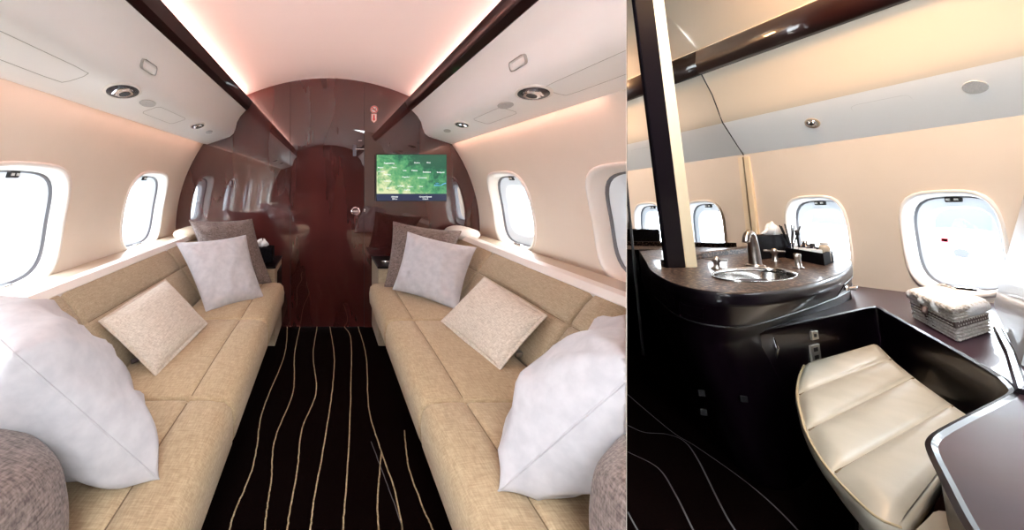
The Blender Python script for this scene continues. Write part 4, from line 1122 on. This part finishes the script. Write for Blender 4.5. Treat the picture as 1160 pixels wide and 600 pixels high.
# ================================================================ OUTSIDE
bm = BM(); add_box(bm, (-60, -40, -1.7), (60, 80, -1.6)); 
g_ = obj('ground', bm, 'tarmac'); tag(g_, kind='structure')
hg = thing('hangar_building', 'pale blue hangar far outside the large window', 'building', (34, 22, -1.6), 0)
bm = BM(); add_box(bm, (0, -25, 0), (12, 40, 3.6)); add_loft(bm, [[(0, -25, 3.6), (6, -25, 5), (12, -25, 3.6)], [(0, 40, 3.6), (6, 40, 5), (12, 40, 3.6)]]); obj('hangar_shell', bm, 'hangar', hg)
for k in range(6):
    bm = box((-.1, -22 + 10 * k, 0), (0, -14 + 10 * k, 3)); obj('hangar_door', bm, 'hangardoor', hg)
vn = thing('ground_cart', 'small white cart with a red cross mark on the apron outside the large window', 'cart', (24, 13.42, -1.6))
bm = BM(); add_box(bm, (-.5, -.5, .06), (.6, .5, .95), .04); add_box(bm, (-.45, -.45, .95), (.3, .45, 1.0), .02); obj('cart_body', bm, 'hangarw', vn)
for y in (-.35, .35):
    for x in (-.52, .52):
        bm = BM(); add_lathe(bm, [(0, 0), (.16, 0), (.16, .08), (0, .08)], 18); bend(bm, lambda v: Vector((x + v.z, y + v.x, .16 + v.y))); obj('wheel', bm, 'black', vn)
bm = BM(); add_box(bm, (-.515, -.20, .52), (-.495, .20, .64)); add_box(bm, (-.515, -.07, .38), (-.495, .07, .78)); obj('red_mark', bm, 'red', vn)

# ================================================================ LIGHT
w = bpy.data.worlds.new('sky'); bpy.context.scene.world = w; w.use_nodes = True
bgn = w.node_tree.nodes['Background']; bgn.inputs[0].default_value = (.86, .94, 1, 1); bgn.inputs[1].default_value = 22.0
def area_light(name, loc, direction, sx, sy, e, col, spread=PI):
    l = bpy.data.lights.new(name, 'AREA'); l.shape = 'RECTANGLE'; l.size = sx; l.size_y = sy; l.energy = e; l.color = col; l.spread = spread
    o = bpy.data.objects.new(name, l); C.objects.link(o); o.location = loc
    o.rotation_euler = Vector(direction).to_track_quat('-Z', 'Y').to_euler(); return o
def strip(name, p0, p1, nrm, wdt, e, col):
    p0, p1 = Vector(p0), Vector(p1); l = bpy.data.lights.new(name, 'AREA'); l.shape = 'RECTANGLE'; l.size = (p1 - p0).length; l.size_y = wdt; l.energy = e; l.color = col
    o = bpy.data.objects.new(name, l); C.objects.link(o)
    X = (p1 - p0).normalized(); Z = -Vector(nrm).normalized(); Y = Z.cross(X).normalized(); Z = X.cross(Y)
    m = Matrix((X, Y, Z)).transposed().to_4x4(); m.translation = (p0 + p1) / 2; o.matrix_world = m; return o
PINK = (1, .52, .44)
# LED strips hidden behind the rails, lighting the vault
strip('cove_led_strip', (-.665, -.9, 1.77), (-.665, 2.70, 1.77), (.35, 0, 1), .03, 15, PINK)
strip('cove_led_strip', (.700, 1.0, 1.77), (.700, 2.70, 1.77), (-.35, 0, 1), .03, 7.5, PINK)
# wall-wash LEDs under the bins
strip('wash_led_strip', (-.905, -.9, 1.425), (-.905, 2.70, 1.425), (-.25, 0, -1), .02, 2.6, (1, .50, .38))
strip('wash_led_strip', (.955, 1.25, 1.425), (.955, 2.70, 1.425), (.25, 0, -1), .02, 1.2, (1, .50, .38))
# unseen fill light added behind the viewer to brighten the lounge
area_light('lounge_fill', (0, -1.1, 1.925), (0, 0, -1), .30, 1.5, 54, (.93, .97, 1), 2.7)
# washroom lamp above the vanity (warm)
pz = FR @ Vector((-.72, -.90, 2.40)); area_light('vanity_lamp', pz, FR.to_3x3() @ Vector((.15, .25, -1)), .20, .20, 21, (1, .56, .26))

pz = FR @ Vector((-1.5, -1.5, 2.50)); area_light('washroom_fill', pz, FR.to_3x3() @ Vector((.25, .25, -1)), .35, .35, 9, (.93, .97, 1), 2.2)  # added neutral fill, no fixture there; brightens the basket towels and the seat

# ================================================================ CAMERA
cd = bpy.data.cameras.new('camera'); cam = bpy.data.objects.new('camera', cd); C.objects.link(cam)
cam.location = (0, 0, 1.12); cam.rotation_euler = (PI / 2, 0, 0)
cd.sensor_fit = 'HORIZONTAL'; cd.sensor_width = 36; cd.lens = 36 * 400 / 1160
cd.shift_x = 210 / 1160; cd.shift_y = -92 / 1160; cd.clip_start = .02; cd.clip_end = 300
sc = bpy.context.scene; sc.camera = cam
sc.view_settings.view_transform = 'Standard'; sc.view_settings.look = 'None'; sc.view_settings.gamma = 1; sc.view_settings.use_curve_mapping = False
sc.view_settings.exposure = .38
sc.cycles.max_bounces = 10; sc.cycles.diffuse_bounces = 6; sc.cycles.glossy_bounces = 5; sc.cycles.caustics_reflective = False; sc.cycles.caustics_refractive = False
sc.cycles.use_denoising = True
